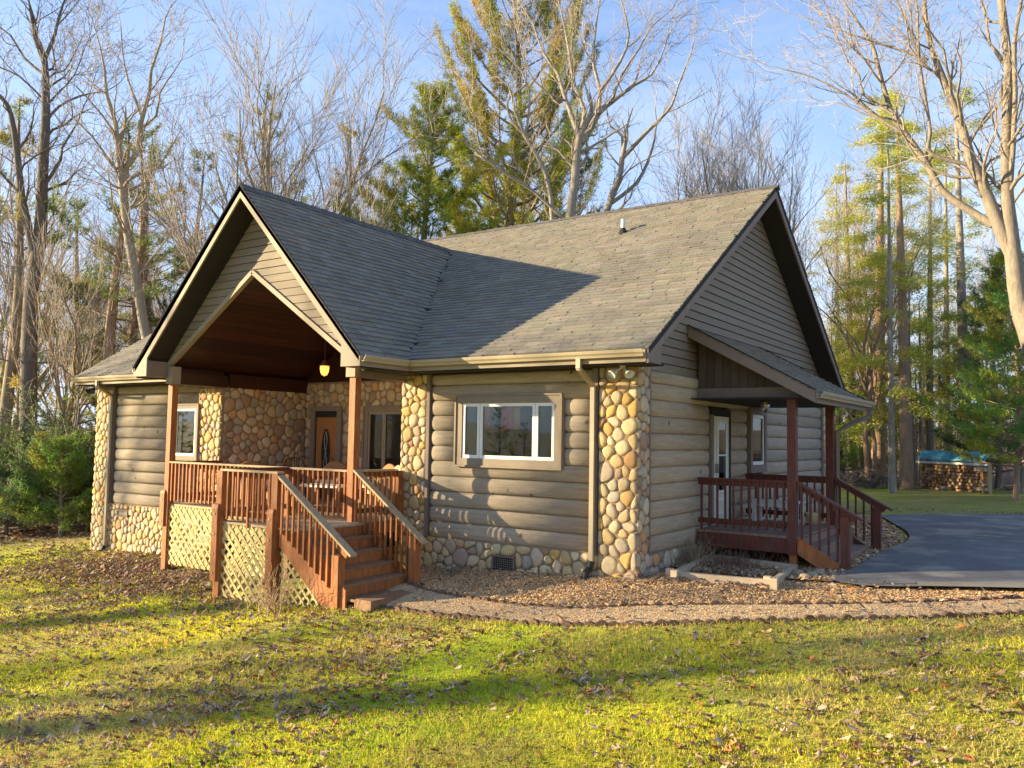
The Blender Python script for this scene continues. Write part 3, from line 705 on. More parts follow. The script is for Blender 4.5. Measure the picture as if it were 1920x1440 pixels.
# ridge caps
def ridge(p, q, n, down):
    for i in range(n):
        a = np.array(p)+(np.array(q)-np.array(p))*i/n; b = np.array(p)+(np.array(q)-np.array(p))*(i+1.12)/n
        d = (b-a)/np.linalg.norm(b-a); sd = np.cross(d, (0, 0, 1)); k = .011+.0*i
        P = [a+sd*.13-np.array((0, 0, down*.13-.035)), a+np.array((0, 0, .045)), a-sd*.13-np.array((0, 0, down*.13-.035))]
        Q = [b+sd*.13-np.array((0, 0, down*.13-.02)), b+np.array((0, 0, .03)), b-sd*.13-np.array((0, 0, down*.13-.02))]
        V = P+Q+[x-np.array((0, 0, .015)) for x in P]
        g = random.uniform(.8, 1.1); MB().raw(V, [(0, 3, 4, 1), (1, 4, 5, 2), (0, 1, 7, 6), (1, 2, 8, 7)], (.13*g, .115*g, .105*g)).build('ridge_cap', m_shing, H)
ridge((XW, RY, RZ), (XE+.01, RY, RZ), 48, SL); ridge((PX, PYF-.02, PZ), (PX, (PZ-EZ)/SL+EY, PZ), 22, PSL)
# rake boards, right gable (near slope and far slope)
def rake(a, b, th, w, name='rake_board', mt=m_trim, flip=False):
    MB().bar(np.array(a)-np.array((0, 0, w/2*1.2)), np.array(b)-np.array((0, 0, w/2*1.2)), th, w).build(name, mt, H)
for yy in (EY-.02, BY+.02):
    MB().prism([(yy, EZ-.02), (RY, RZ-.0), (RY, RZ-.24), (yy, EZ-.24)], 'x', XE-.035, XE-.002).build('rake_board', m_trim, H)
    MB().prism([(yy, EZ-.02), (RY, RZ-.0), (RY, RZ-.24), (yy, EZ-.24)], 'x', XW+.002, XW+.035).build('rake_board', m_trim, H)
    # soffit under the overhang
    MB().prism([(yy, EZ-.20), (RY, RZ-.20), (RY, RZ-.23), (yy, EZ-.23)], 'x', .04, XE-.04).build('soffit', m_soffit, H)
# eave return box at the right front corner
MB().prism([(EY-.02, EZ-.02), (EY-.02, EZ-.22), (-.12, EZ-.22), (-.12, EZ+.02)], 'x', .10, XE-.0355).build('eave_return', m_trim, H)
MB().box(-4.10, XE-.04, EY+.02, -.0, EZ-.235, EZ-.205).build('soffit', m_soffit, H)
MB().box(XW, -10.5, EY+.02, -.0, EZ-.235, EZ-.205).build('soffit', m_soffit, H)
MB().box(-4.10, XE-.04, EY-.03, EY+.012, EZ-.22, EZ-.03).build('fascia', m_fascia, H)
MB().box(XW, -10.53, EY-.03, EY+.012, EZ-.22, EZ-.03).build('fascia', m_fascia, H)
# front gable rake boards
for s in (-1, 1):
    xe = PX+s*(PH+.0)
    w = .24
    MB().prism([(xe+s*.02, PE-.02), (PX, PZ), (PX, PZ-.235), (xe-s*.42, PE+.17), (xe-s*.42, PE-.20), (xe+s*.02, PE-.20)] if s > 0 else
               [(xe+s*.02, PE-.02), (PX, PZ), (PX, PZ-.235), (xe-s*.42, PE+.17), (xe-s*.42, PE-.20), (xe+s*.02, PE-.20)], 'y', PYF-.0, PYF+.035).build('rake_board', m_fascia, H)
    # dark drip edge strip above
    MB().prism([(PX, PZ+.02), (xe+s*.03, PE), (xe+s*.03, PE-.03), (PX, PZ-.012)], 'y', PYF-.03, PYF-.002).build('drip_edge', m_roofslab, H)
    # gable soffit
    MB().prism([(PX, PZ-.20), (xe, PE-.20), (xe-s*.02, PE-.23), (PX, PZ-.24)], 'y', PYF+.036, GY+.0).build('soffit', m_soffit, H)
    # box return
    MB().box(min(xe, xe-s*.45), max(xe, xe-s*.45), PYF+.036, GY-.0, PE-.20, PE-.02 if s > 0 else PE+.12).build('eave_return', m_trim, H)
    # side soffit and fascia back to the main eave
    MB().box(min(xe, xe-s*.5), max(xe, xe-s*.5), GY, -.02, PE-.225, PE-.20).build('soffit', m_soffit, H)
    MB().box(min(xe-s*.02, xe+s*.015), max(xe-s*.02, xe+s*.015), PYF+.036, EY+.0, PE-.20, PE-.04).build('fascia', m_fascia, H)
# gutters (K profile) and downspouts
def gutter(p0, p1, axis, sgn, z, name='gutter'):
    pr = [(0, z), (0, z-.105), (.07, z-.105), (.082, z-.07), (.105, z-.045), (.115, z-.005), (.115, z), (.108, z), (.1, z-.035), (.075, z-.06), (.064, z-.095), (.008, z-.095), (.008, z)]
    m = MB()
    if axis == 'x': m.prism([(sgn*a, c) for a, c in pr], 'x', p0[0], p1[0]); m.v = [(a, b+p0[1], c) for a, b, c in m.v]
    else: m.prism([(sgn*a, c) for a, c in pr], 'y', p0[1], p1[1]); m.v = [(a+p0[0], b, c) for a, b, c in m.v]
    return m.build(name, m_gut, H)
gy = EY-.032
gutter((PX+PH+.016, gy), (XE-.05, gy), 'x', -1, EZ-.04); gutter((XW-.02, gy), (PX-PH-.02, gy), 'x', -1, EZ-.04)
gutter((PX+PH+.016, PYF+.02), (PX+PH+.016, gy-.11), 'y', 1, EZ-.04); gutter((PX-PH-.016, PYF+.02), (PX-PH-.016, gy-.11), 'y', -1, EZ-.04)
def spout(pts, w=.075, d=.055, **k):
    m = MB()
    for a, b in zip(pts[:-1], pts[1:]):
        m.bar(a, b, w, d, up=(0, 1, 0) if abs(b[2]-a[2]) > abs(b[1]-a[1]) else (0, 0, 1))
    return m.build('downspout', k.get('mt', m_gut), H)
spout([(-.62, -.70, 3.36), (-.62, -.70, 3.20), (-.68, -.13, 2.97), (-.68, -.13, .22)])
MB().tube([(-.68, -.13, .24), (-.70, -.15, .12), (-.70, -.28, .06), (-.70, -.33, -.12)], [.055, .055, .058, .055], 10).build('downspout_elbow', m_black, H)
spout([(-14.05, -.70, 3.36), (-14.05, -.70, 3.22), (-14.37, -.13, 3.02), (-14.37, -.13, -.72)])
MB().tube([(-14.37, -.13, -.70), (-14.37, -.2, -.82), (-14.37, -.32, -.86)], .05, 8).build('downspout_elbow', m_black, H)
# vent pipe on the roof
MB().lathe([(0, .31), (.045, .31), (.045, 0)], (-2.3, 4.08, 6.52), 12).build('vent_pipe', m_pvc, H)
MB().lathe([(.05, .12), (.10, .02), (.12, -.06)], (-2.3, 4.08, 6.52), 12).build('pipe_boot', m_roofslab, H)

# ---- windows and doors
def interior(x0, x1, y0, y1, z0, z1, face):
    m = MB()
    if face == 'front': m.box(x0, x1, y0, y1, z0, z1)
    m.f = [f for f in m.f]; return m
def cut(name, box): pass
def window(x0, x1, z0, z1, yf, name, lab, splits, trim=.12, fw=.055, mt=m_white, glassm=m_glass, back=None, hole_y=.2):
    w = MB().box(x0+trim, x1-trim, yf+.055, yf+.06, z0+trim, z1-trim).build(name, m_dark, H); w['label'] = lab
    t = MB()
    for b in ((x0, x1, z1-trim, z1), (x0, x1, z0, z0+trim)): MB().box(b[0], b[1], yf-.03, yf+.10, b[2], b[3]).build('casing', m_wtrim, w)
    for b in ((x0, x0+trim), (x1-trim, x1)): MB().box(b[0], b[1], yf-.028, yf+.10, z0+trim, z1-trim).build('casing', m_wtrim, w)
    MB().box(x0-.03, x1+.03, yf-.05, yf+.09, z1+.001, z1+.03).build('drip_cap', m_wtrim, w)
    MB().box(x0-.035, x0-.001, yf-.05, yf+.09, z0-.03, z1+.0).build('brick_mould', m_wtrim, w); MB().box(x1+.001, x1+.035, yf-.05, yf+.09, z0-.03, z1).build('brick_mould', m_wtrim, w); MB().box(x0, x1, yf-.05, yf+.09, z0-.03, z0-.001).build('brick_mould', m_wtrim, w)
    a = x0+trim; tot = x1-x0-2*trim
    for fr in splits:
        b = a+tot*fr; f = MB()
        f.box(a+.004, b-.004, yf-.012, yf+.045, z1-trim-fw, z1-trim); f.box(a+.004, b-.004, yf-.012, yf+.045, z0+trim, z0+trim+fw)
        f.box(a+.004, a+fw, yf-.010, yf+.043, z0+trim+fw, z1-trim-fw); f.box(b-fw, b-.004, yf-.010, yf+.043, z0+trim+fw, z1-trim-fw)
        f.build('sash', mt, w); MB().box(a+fw, b-fw, yf+.014, yf+.02, z0+trim+fw, z1-trim-fw).build('pane', glassm, w); a = b
    return w
w1 = window(WIN[0], WIN[1], WIN[2], WIN[3], -.085, 'window', 'wide three-part window with white sashes and a quilt behind the glass', (.2, .6, .2))
cols = [(.30, .09, .05), (.10, .07, .06), (.035, .04, .05), (.30, .04, .035), (.34, .05, .04), (.33, .16, .06), (.03, .03, .07), (.025, .03, .06)]
x = WIN[0]+.12+.38+.06
for i, c in enumerate(cols):
    mc = mat('quilt_%s' % 'abcdefgh'[i], tuple(min(.8, v*1.7) for v in c), .95, noise=.35, scale=12, stretch=(1, 1, .2))
    MB().box(x, x+.118, -.045, -.040, 2.28, 2.66).build('quilt_strip', mc, w1)
    x += .124
for i in range(2): MB().box(WIN[0]+.17+i*1.51, WIN[0]+.44+i*1.51, -.048, -.043, 1.80, 2.68).build('curtain', mat('curtain_grey', (.10, .10, .085), .9, noise=.3, scale=9, stretch=(4, 1, .3)), w1)
MB().bar((-2.30, -.05, 1.83), (-2.42, -.05, 2.25), .03, .01).build('chair_back', m_wicker, w1); MB().bar((-2.20, -.05, 1.83), (-2.25, -.05, 2.25), .03, .01).build('chair_back', m_wicker, w1)
w2 = window(LWIN[0], LWIN[1]+.02, LWIN[2]+.05, LWIN[3]-.02, -.085, 'window', 'pale blinded window half hidden behind the left porch post', (1.0,), trim=.08, glassm=m_glassb)
MB().box(LWIN[0]+.16, LWIN[1]-.14, -.050, -.045, 1.62, 2.62).build('blind', mat('blind', (.62, .68, .52), .8, noise=.08, scale=3, stretch=(4, 1, .3)), w2)
w3 = window(-8.03, -6.06, 1.10, 2.78, 2.36, 'window', 'tan framed porch window to the right of the front door', (.28, .44, .28), trim=.11, fw=.05, mt=m_fascia)
# front door
dr = MB().box(-9.64, -8.92, 2.35, 2.39, .68, 2.55).build('front_door', m_door, H); dr['label'] = 'varnished oak front door with a tall oval glass'
MB().box(-9.80, -9.66, 2.29, 2.42, .66, 2.70).build('door_casing', m_wtrim, dr); MB().box(-8.90, -8.76, 2.29, 2.42, .66, 2.70).build('door_casing', m_wtrim, dr); MB().box(-9.80, -8.76, 2.285, 2.42, 2.701, 2.82).build('door_casing', m_wtrim, dr)
MB().box(-9.66, -9.64, 2.33, 2.41, .66, 2.70).build('door_jamb', m_soffit, dr); MB().box(-8.92, -8.90, 2.33, 2.41, .66, 2.70).build('door_jamb', m_trim, dr); MB().box(-9.66, -8.90, 2.33, 2.41, 2.56, 2.70).build('door_jamb', m_soffit, dr)
def oval(rx, rz, y0, y1, n=24): return [(-9.28+rx*math.cos(2*math.pi*k/n), 1.72+rz*math.sin(2*math.pi*k/n)) for k in range(n)]
MB().prism(oval(.185, .60, 0, 0), 'y', 2.335, 2.352).build('oval_frame', m_door, dr); MB().prism(oval(.15, .56, 0, 0), 'y', 2.328, 2.340).build('oval_glass', mat('leaded_glass', (.03, .028, .022), .15, noise=.5, scale=25, spec=.8), dr)
for s in (-1, 1):
    MB().tube([(-9.28+s*.02*math.cos(t)*3*math.sin(t*2), 2.325, 1.72+.50*math.sin(t)) for t in np.linspace(-1.5, 1.5, 10)], .006, 5).build('leading', m_bolt, dr)
MB().lathe([(0, 0), (.03, 0), (.035, .02), (.02, .05), (0, .055)], (0, 0, 0), 10).build('handle', m_bolt, dr).location = (-9.04, 2.30, 1.55)
# side door (cream with a tall glass) and side window on the right wall
def sidebox(m): m.v = [(-y, x, z) for x, y, z in m.v]; return m      # front-facing pieces (x along, -y out) turned to face +x
sd_ = sidebox(MB().box(DY0+.10, DY1-.10, -.075, .0, .66, 2.60)).build('side_door', m_offw, H); sd_['label'] = 'cream side door with a tall glazed storm panel'
for b in ((DY0, DY0+.10, .62, 2.62), (DY1-.10, DY1, .62, 2.62), (DY0, DY1, 2.621, 2.74)): sidebox(MB().box(b[0], b[1], -.085, .0, b[2], b[3])).build('door_casing', m_soffit if b[0] != DY0 or b[2] > 2 else m_trim, sd_)
sidebox(MB().box(DY0+.30, DY1-.30, -.090, -.080, 1.22, 2.48)).build('pane', m_glass, sd_)
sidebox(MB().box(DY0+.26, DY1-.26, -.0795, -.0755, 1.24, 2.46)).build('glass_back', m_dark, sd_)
for b in ((DY0+.26, DY0+.30, 1.18, 2.52), (DY1-.30, DY1-.26, 1.18, 2.52), (DY0+.30, DY1-.30, 2.48, 2.52), (DY0+.30, DY1-.30, 1.18, 1.22), (DY0+.30, DY1-.30, 1.86, 1.89)): sidebox(MB().box(b[0], b[1], -.10, -.0755, b[2], b[3])).build('door_moulding', m_white, sd_)
for b in ((DY0+.30, DY0+.34, .78, 1.08), (DY1-.34, DY1-.30, .78, 1.08), (DY0+.34, DY1-.34, 1.04, 1.08), (DY0+.34, DY1-.34, .78, .82)): sidebox(MB().box(b[0], b[1], -.085, -.0755, b[2], b[3])).build('door_moulding', m_white, sd_)
sidebox(MB().box(DY0+.17, DY0+.19, -.14, -.0755, 1.55, 1.72)).build('handle', m_bolt, sd_)
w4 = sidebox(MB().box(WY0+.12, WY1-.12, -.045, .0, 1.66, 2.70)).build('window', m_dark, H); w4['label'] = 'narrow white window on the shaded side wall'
for b in ((WY0, WY0+.12, 1.5, 2.84), (WY1-.12, WY1, 1.5, 2.84), (WY0+.12, WY1-.12, 1.5, 1.66), (WY0+.12, WY1-.12, 2.70, 2.84)): sidebox(MB().box(b[0], b[1], -.115, .0, b[2], b[3])).build('casing', m_trim, w4)
for b in ((WY0+.12, WY0+.18, 1.66, 2.70), (WY1-.18, WY1-.12, 1.66, 2.70), (WY0+.18, WY1-.18, 1.66, 1.73), (WY0+.18, WY1-.18, 2.63, 2.70)): sidebox(MB().box(b[0], b[1], -.085, -.046, b[2], b[3])).build('sash', m_white, w4)
sidebox(MB().box(WY0+.18, WY1-.18, -.065, -.06, 1.73, 2.63)).build('pane', m_glass, w4)
# crawl space vents
def vent(x0, x1, z0, z1, lab):
    v = MB().box(x0+.03, x1-.03, -.060, -.03, z0+.03, z1-.03).build('crawlspace_vent', m_dark, H); v['label'] = lab
    for b in ((x0, x1, z1-.03, z1), (x0, x1, z0, z0+.03), (x0, x0+.03, z0+.03, z1-.03), (x1-.03, x1, z0+.03, z1-.03)): MB().box(b[0], b[1], -.095, -.03, b[2], b[3]).build('vent_frame', m_grate, v)
    g = MB()
    n = 10
    for i in range(1, n): xx = x0+.03+(x1-x0-.06)*i/n; g.box(xx-.003, xx+.003, -.075, -.069, z0+.03, z1-.03)
    for i in range(1, 6): zz = z0+.03+(z1-z0-.06)*i/6; g.box(x0+.03, x1-.03, -.080, -.074, zz-.003, zz+.003)
    g.build('grille', m_bolt, v)
vent(-2.61, -2.15, -.12, .16, 'square-mesh crawl space vent under the wide window'); vent(-13.95, -13.50, .05, .21, 'small louvred vent in the left stone skirt')
sidebox(MB().box(1.0, 1.45, -.06, -.02, -.18, .08)).build('crawlspace_vent', m_grate, H)

# ---- shed roof over the side porch
X2, Z2, ZW, Y0s, Y1s = 2.19, 2.96, 4.15, 1.97, 5.95
sl2 = (ZW-Z2)/X2; c2 = math.sqrt(1+sl2*sl2)
SS = MB().prism([(0.01, ZW-.01), (X2, Z2), (X2, Z2-.06), (0.01, ZW-.07)], 'y', Y0s+.03, Y1s-.03).build('shed_roof', m_roofslab, H)
shingle_plane((X2+.03, Y0s-.01, Z2-.03*sl2), (0, 1, 0), (-1/c2, 0, sl2/c2), Y1s-Y0s+.02, math.hypot(X2, ZW-Z2)+.03, lambda c: c[0] < .02, 35, SS)
for y in (Y0s, Y1s-.035):
    MB().prism([(0.04, ZW+.0), (X2+.0, Z2+.01), (X2+.0, Z2-.19), (0.04, ZW-.21)], 'y', y, y+.034).build('rake_board', m_trim, H)
    MB().prism([(0.04, ZW+.018), (X2+.02, Z2+.026), (X2+.02, Z2-.0), (0.04, ZW-.01)], 'y', y-.012, y-.001).build('drip_edge', m_roofslab, H)
MB().box(X2-.02, X2+.012, Y0s+.035, Y1s-.036, Z2-.19, Z2-.01).build('fascia', m_trim, H)
g2 = gutter((X2+.013, Y0s+.02), (X2+.013, Y1s+.12), 'y', 1, Z2-.005)
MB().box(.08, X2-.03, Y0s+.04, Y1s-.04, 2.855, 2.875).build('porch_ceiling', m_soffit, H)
n = 11
for i in range(n):
    a = .08+(1.72-.08)*i/n; b = .08+(1.72-.08)*(i+1)/n-.008
    MB().prism([(a, 3.06), (b, 3.06), (b, ZW-sl2*b-.075), (a, ZW-sl2*a-.075)], 'y', 2.36, 2.39).build('panel_board', m_panel, H)
MB().prism([(.08, 3.06), (1.8, 3.06), (1.8, ZW-sl2*1.8-.08), (.08, ZW-sl2*.08-.08)], 'y', 2.392, 2.41).build('panel_back', m_soffit, H)
MB().box(.08, 1.86, 2.31, 2.40, 2.88, 3.055).build('beam', m_trim, H); MB().box(1.66, 1.80, 2.40, 4.9, 2.88, 3.04).build('beam', m_trim, H); MB().box(.08, 1.86, 4.80, 4.90, 2.88, 3.055).build('beam', m_trim, H)
MB().tube([(2.27, 5.9, 2.90), (2.27, 5.9, 2.80), (2.22, 5.75, 2.66), (1.95, 5.05, 2.45), (1.84, 4.93, 2.35), (1.84, 4.93, .2)], [.045]*6, 4).build('downspout', m_trim, H)
flush_shingles()

# ------------------------------------------------------------------ decks
def bolts(x, y, zs, par):
    for z in zs: MB().tube([(x, y, z), (x, y-.012, z)], .016, 8).build('bolt', m_bolt, par)
def lattice(poly, y, par, p=.17, w=.042):
    xs_ = [a for a, b in poly]; zs_ = [b for a, b in poly]
    for s in (1, -1):
        k0 = min(a*s+b for a, b in poly); k1 = max(a*s+b for a, b in poly); k = k0+p*.6
        while k < k1:
            # line s*x+z=k ; direction (1,-s)
            lo, hi = -1e9, 1e9; ok = True; p0 = (xs_[0], k-s*xs_[0]); d = (1, -s); n = len(poly)
            ar = sum(poly[i][0]*poly[(i+1) % n][1]-poly[(i+1) % n][0]*poly[i][1] for i in range(n)); sg = 1 if ar > 0 else -1
            for i in range(n):
                a, b = poly[i], poly[(i+1) % n]; nx, nz = (b[1]-a[1])*sg, -(b[0]-a[0])*sg      # outward normal
                dn = d[0]*nx+d[1]*nz; di = (p0[0]-a[0])*nx+(p0[1]-a[1])*nz
                if abs(dn) < 1e-9:
                    if di > 0: ok = False
                elif dn > 0: hi = min(hi, -di/dn)
                else: lo = max(lo, -di/dn)
            if ok and hi-lo > .05:
                yy = y+(0 if s > 0 else .009)
                MB().bar((p0[0]+d[0]*lo, yy, p0[1]+d[1]*lo), (p0[0]+d[0]*hi, yy, p0[1]+d[1]*hi), .008, w, up=(0, 0, 1)).build('lattice_slat', m_latt, par)
            k += p
def rail_run(a, b, zt, par, mt, mcap, z_bot=None, side=0, bal_lo=.70, n=None, long=(), capw=.14):
    """level rail from a to b (xy), posts not included. side = outward offset direction for balusters"""
    a = np.array(a, float); b = np.array(b, float); L = np.linalg.norm(b-a); d = (b-a)/L; nrm = np.array((d[1], -d[0]))
    def P(u, o, z): q = a+d*u+nrm*o; return (q[0], q[1], z)
    MB().bar(P(0, 0, zt-.017), P(L, 0, zt-.017), capw, .034).build('rail_cap', mcap, par)
    MB().bar(P(0, 0, zt-.082), P(L, 0, zt-.082), .036, .09).build('top_rail', mt, par)
    zb = z_bot or bal_lo+.10
    MB().bar(P(0, 0, zb), P(L, 0, zb), .036, .09).build('bottom_rail', mt, par)
    n = n or max(2, int(L/.125))
    for i in range(n):
        u = L*(i+.5)/n; lo = bal_lo-(.11 if i in long else 0)
        MB().bar(P(u, .038*(side or 1), lo), P(u, .038*(side or 1), zt-.036), .034, .034, up=(d[0], d[1], 0)).build('baluster', mt, par)
DF = thing('front_deck', 'raised wooden front deck with lattice skirt, baluster railings and a side-facing stair', 'deck', (-7.4, -1.3, -.6))
FZ = .65
def boards(x0, x1, y0, y1, z, par, mt, along='x', w=.14):
    v0, v1 = (y0, y1) if along == 'x' else (x0, x1); v = v0
    while v < v1-.02:
        e = min(v+w-.006, v1)
        (MB().box(x0, x1, v, e, z-.035, z) if along == 'x' else MB().box(v, e, y0, y1, z-.035, z)).build('deck_board', mt, par); v += w
boards(-10.05, -4.62, -1.28, 2.36, FZ, DF, m_floor); boards(-6.42, -4.42, -2.74, -1.285, FZ, DF, m_floor, 'x')
MB().box(-10.05, -6.42, -1.262, -1.225, .42, .614).build('rim_joist', m_cedar, DF); MB().box(-4.70, -4.66, -1.225, -.06, .40, .614).build('rim_joist', m_cedar, DF)
MB().box(-6.40, -4.50, -2.715, -2.68, .42, .614).build('rim_joist', m_cedar, DF); MB().box(-6.38, -6.34, -2.68, -1.3, .42, .614).build('rim_joist', m_cedar, DF)
for x in (-9.2, -7.8, -6.4, -5.1): MB().box(x-.07, x+.07, -.2, -.06, -.9, .61).build('support_post', m_cedar, DF)
def post(x0, y0, z0, z1, par, mt, w=.14, name='post'): return MB().box(x0, x0+w, y0, y0+w, z0, z1).build(name, mt, par)
post(-10.10, -1.36, gz(-10, -1.3)-.1, 3.14, DF, m_cedar); post(-4.80, -1.36, FZ+.001, 3.14, DF, m_cedar); post(-4.80, -1.36, gz(-4.8, -1.3)-.1, FZ-.036, DF, m_cedar, name='support_post')
bb = MB().prism([(-1.40, .2), (-1.40, .86), (-1.385, .92), (-1.361, .94), (-1.361, .2)], 'x', -10.17, -10.03); bb.build('bolt_board', m_cedar, DF); bolts(-10.10, -1.40, (.30, .52, .74), DF)
# landing posts
for x0 in (-6.42, -5.03):
    post(x0, -2.79, gz(x0, -2.7)-.05 if x0 < -6 else gz(x0, -2.7)-.08, 1.50, DF, m_cedar)
    MB().prism([(-2.835, -.33), (-2.835, .86), (-2.82, .93), (-2.791, .95), (-2.791, -.33)], 'x', x0-.035, x0+.105).build('bolt_board', m_cedar, DF); bolts(x0+.035, -2.835, (-.2, .12, .45, .78), DF)
post(-6.40, -1.34, gz(-6.4, -1.3)-.1, 1.50, DF, m_cedar)
post(-4.78, -.22, FZ+.001, 1.5, DF, m_cedar); MB().prism([(-4.60, .3), (-4.60, 1.1), (-4.639, 1.18), (-4.639, .3)], 'y', -.20, -.09).build('bolt_board', m_cedar, DF)
bolts(-4.70, -.222, (.8, .98), DF)
RT = 1.53
rail_run((-9.95, -1.29), (-6.41, -1.29), RT, DF, m_cedar, m_cap, bal_lo=.72, n=28, long=(11, 22))
rail_run((-6.26, -1.29), (-4.81, -1.29), RT, DF, m_cedar, m_cap, bal_lo=.72, n=11)
rail_run((-6.35, -2.72), (-4.90, -2.72), RT, DF, m_cedar, m_cap, bal_lo=.70, n=11, long=(5,))
rail_run((-6.35, -1.35), (-6.35, -2.64), RT, DF, m_cedar, m_red, bal_lo=.72, n=9, side=1)
rail_run((-4.72, -1.20), (-4.72, -.22), RT, DF, m_cedar, m_cap, bal_lo=.72, n=8)
rail_run((-10.02, -1.2), (-10.02, -.06), RT, DF, m_cedar, m_red, bal_lo=.72, n=8)
# lattice panels
lattice([(-9.97, .61), (-9.97, -.57), (-6.50, -.57), (-6.50, .61)], -1.315, DF, .195, .046)
lattice([(-6.40, .61), (-6.40, -.60), (-4.93, -.60), (-4.93, .61)], -2.745, DF, .195, .046)
lattice([(-4.84, .40), (-4.84, -.52), (-3.80, -.52)], -2.72, DF, .17)
for a, b, z, y, hh in ((-9.97, -6.50, .50, -1.300, .11), (-9.97, -6.50, -.48, -1.300, .085), (-6.40, -4.93, .47, -2.728, .13), (-6.40, -4.93, -.57, -2.728, .04)): MB().box(a, b, y, y+.02, z-hh, z+hh).build('lattice_rail', m_latt, DF)
# stair
NT = 5; R0, TR = .187, .247; XS = -4.42
for i in range(1, NT+1):
    zt_ = FZ-R0*i; xa = XS+TR*(i-1)
    MB().box(xa-.02, xa+TR/2-.004, -2.70, -1.30, zt_-.035, zt_).build('tread', m_cedarx, DF); MB().box(xa+TR/2+.003, xa+TR+.01, -2.70, -1.30, zt_-.035, zt_).build('tread', m_cedarx, DF)
for i in range(0, NT+1):
    xa = XS+TR*i; zz = FZ-R0*i; MB().box(xa-.03, xa-.006, -2.70, -1.30, zz-R0+.002, zz-.037).build('riser', m_cedar, DF)
MB().box(XS+TR*NT, XS+TR*NT+.30, -2.70, -1.32, -.50, -.455+.19).build('stair_pad', m_cedarx, DF)
for y in (-2.745, -1.30):
    MB().prism([(-4.86, .60), (-4.30, .60), (-3.36, -.16), (-3.36, -.50), (-3.80, -.50), (-4.86, .36)], 'y', y, y+.04).build('stringer', m_cedar, DF)
gzn = gz(-3.5, -2.7)
post(-3.62, -2.79, gzn-.12, .34, DF, m_cedar); post(-3.36, -1.36, gz(-3.3, -1.3)-.12, .52, DF, m_cedar)
def stair_rail(p, q, par, mt, mc, y, n, drop=.86, side=-1, floor=None):
    MB().bar((p[0], y, p[1]-.017), (q[0], y, q[1]-.017), .14, .036).build('rail_cap', mc, par)
    MB().bar((p[0]+.05, y, p[1]-.095), (q[0]-.12, y, q[1]-.03), .036, .09).build('top_rail', mt, par)
    for i in range(n):
        t = (i+.6)/(n+.6); x = p[0]+(q[0]-.22-p[0])*t; zt_ = p[1]+(q[1]-p[1])*(x-p[0])/(q[0]-p[0])-.04
        MB().box(x-.017, x+.017, y+side*.06-.017, y+side*.06+.017, zt_-drop, zt_).build('baluster', mt, par)
stair_rail((-4.98, 1.53), (-3.24, .37), DF, m_cedar, m_cap, -2.715, 11, drop=.80)
stair_rail((-4.66, 1.55), (-3.06, .43), DF, m_cedar, m_cap, -1.29, 11, drop=.80)

DS = thing('side_deck', 'small dark red side porch deck with railings and two steps towards the driveway', 'deck', (1.0, 3.5, .1))
SZ = .60
boards(.10, 1.82, 2.26, 4.92, SZ, DS, m_redw, 'y', .14)
MB().box(.10, 1.80, 2.262, 2.30, .32, .562).build('rim_joist', m_red, DS); MB().box(1.762, 1.80, 2.30, 4.9, .32, .562).build('rim_joist', m_red, DS); MB().box(.1, 1.76, 4.862, 4.90, .32, .562).build('rim_joist', m_red, DS)
for y0 in (2.25, 4.77):
    MB().box(1.66, 1.80, y0-.005 if y0 < 3 else y0, y0+.135, SZ+.001, 2.88).build('post', m_red, DS); MB().box(1.66, 1.80, y0-.007 if y0 < 3 else y0+.14, y0+.005 if y0 < 3 else y0+.152, .30, SZ+.0).build('post', m_red, DS); MB().box(1.67, 1.79, y0+.06, y0+.18, -.1, .318).build('support_post', m_cedar, DS)
rail_run((.10, 2.33), (1.66, 2.33), 1.50, DS, m_red, m_red, bal_lo=.66, n=11, long=(0, 5), side=1, capw=.12); rail_run((.10, 4.84), (1.66, 4.84), 1.50, DS, m_red, m_red, bal_lo=.66, n=11, side=1, capw=.12)
for i, (xa, zz) in enumerate(((1.83, .435), (2.12, .275))):
    MB().box(xa, xa+.29, 2.36, 4.80, zz-.035, zz).build('tread', m_redw, DS); MB().box(xa-.004, xa+.016, 2.36, 4.80, zz+.002, zz+.125).build('riser', m_redw, DS)
MB().box(2.40, 2.42, 2.36, 4.80, .12, .238).build('riser', m_redw, DS)
MB().box(2.43, 3.0, 2.5, 4.7, .10, .145).build('step_pad', m_redw, DS); MB().box(2.62, 3.02, 3.4, 4.3, .146, .16).build('door_mat', mat('mat_red', (.16, .06, .04), .95, noise=.3, scale=30), DS)
for y in (2.30, 4.80): MB().prism([(1.80, .60), (2.05, .46), (2.46, .20), (2.46, .02), (2.30, .02), (1.80, .32)], 'y', y, y+.045).build('stringer', m_cedar if y < 3 else m_red, DS)
for y in (2.27, 4.79): MB().box(2.48, 2.61, y, y+.13, -.02, .97).build('post', m_red, DS)
stair_rail((1.80, 1.50), (2.80, .95), DS, m_red, m_red, 2.335, 5, drop=.85, side=-1); stair_rail((1.80, 1.50), (2.80, .95), DS, m_red, m_red, 4.855, 5, drop=.85, side=1)

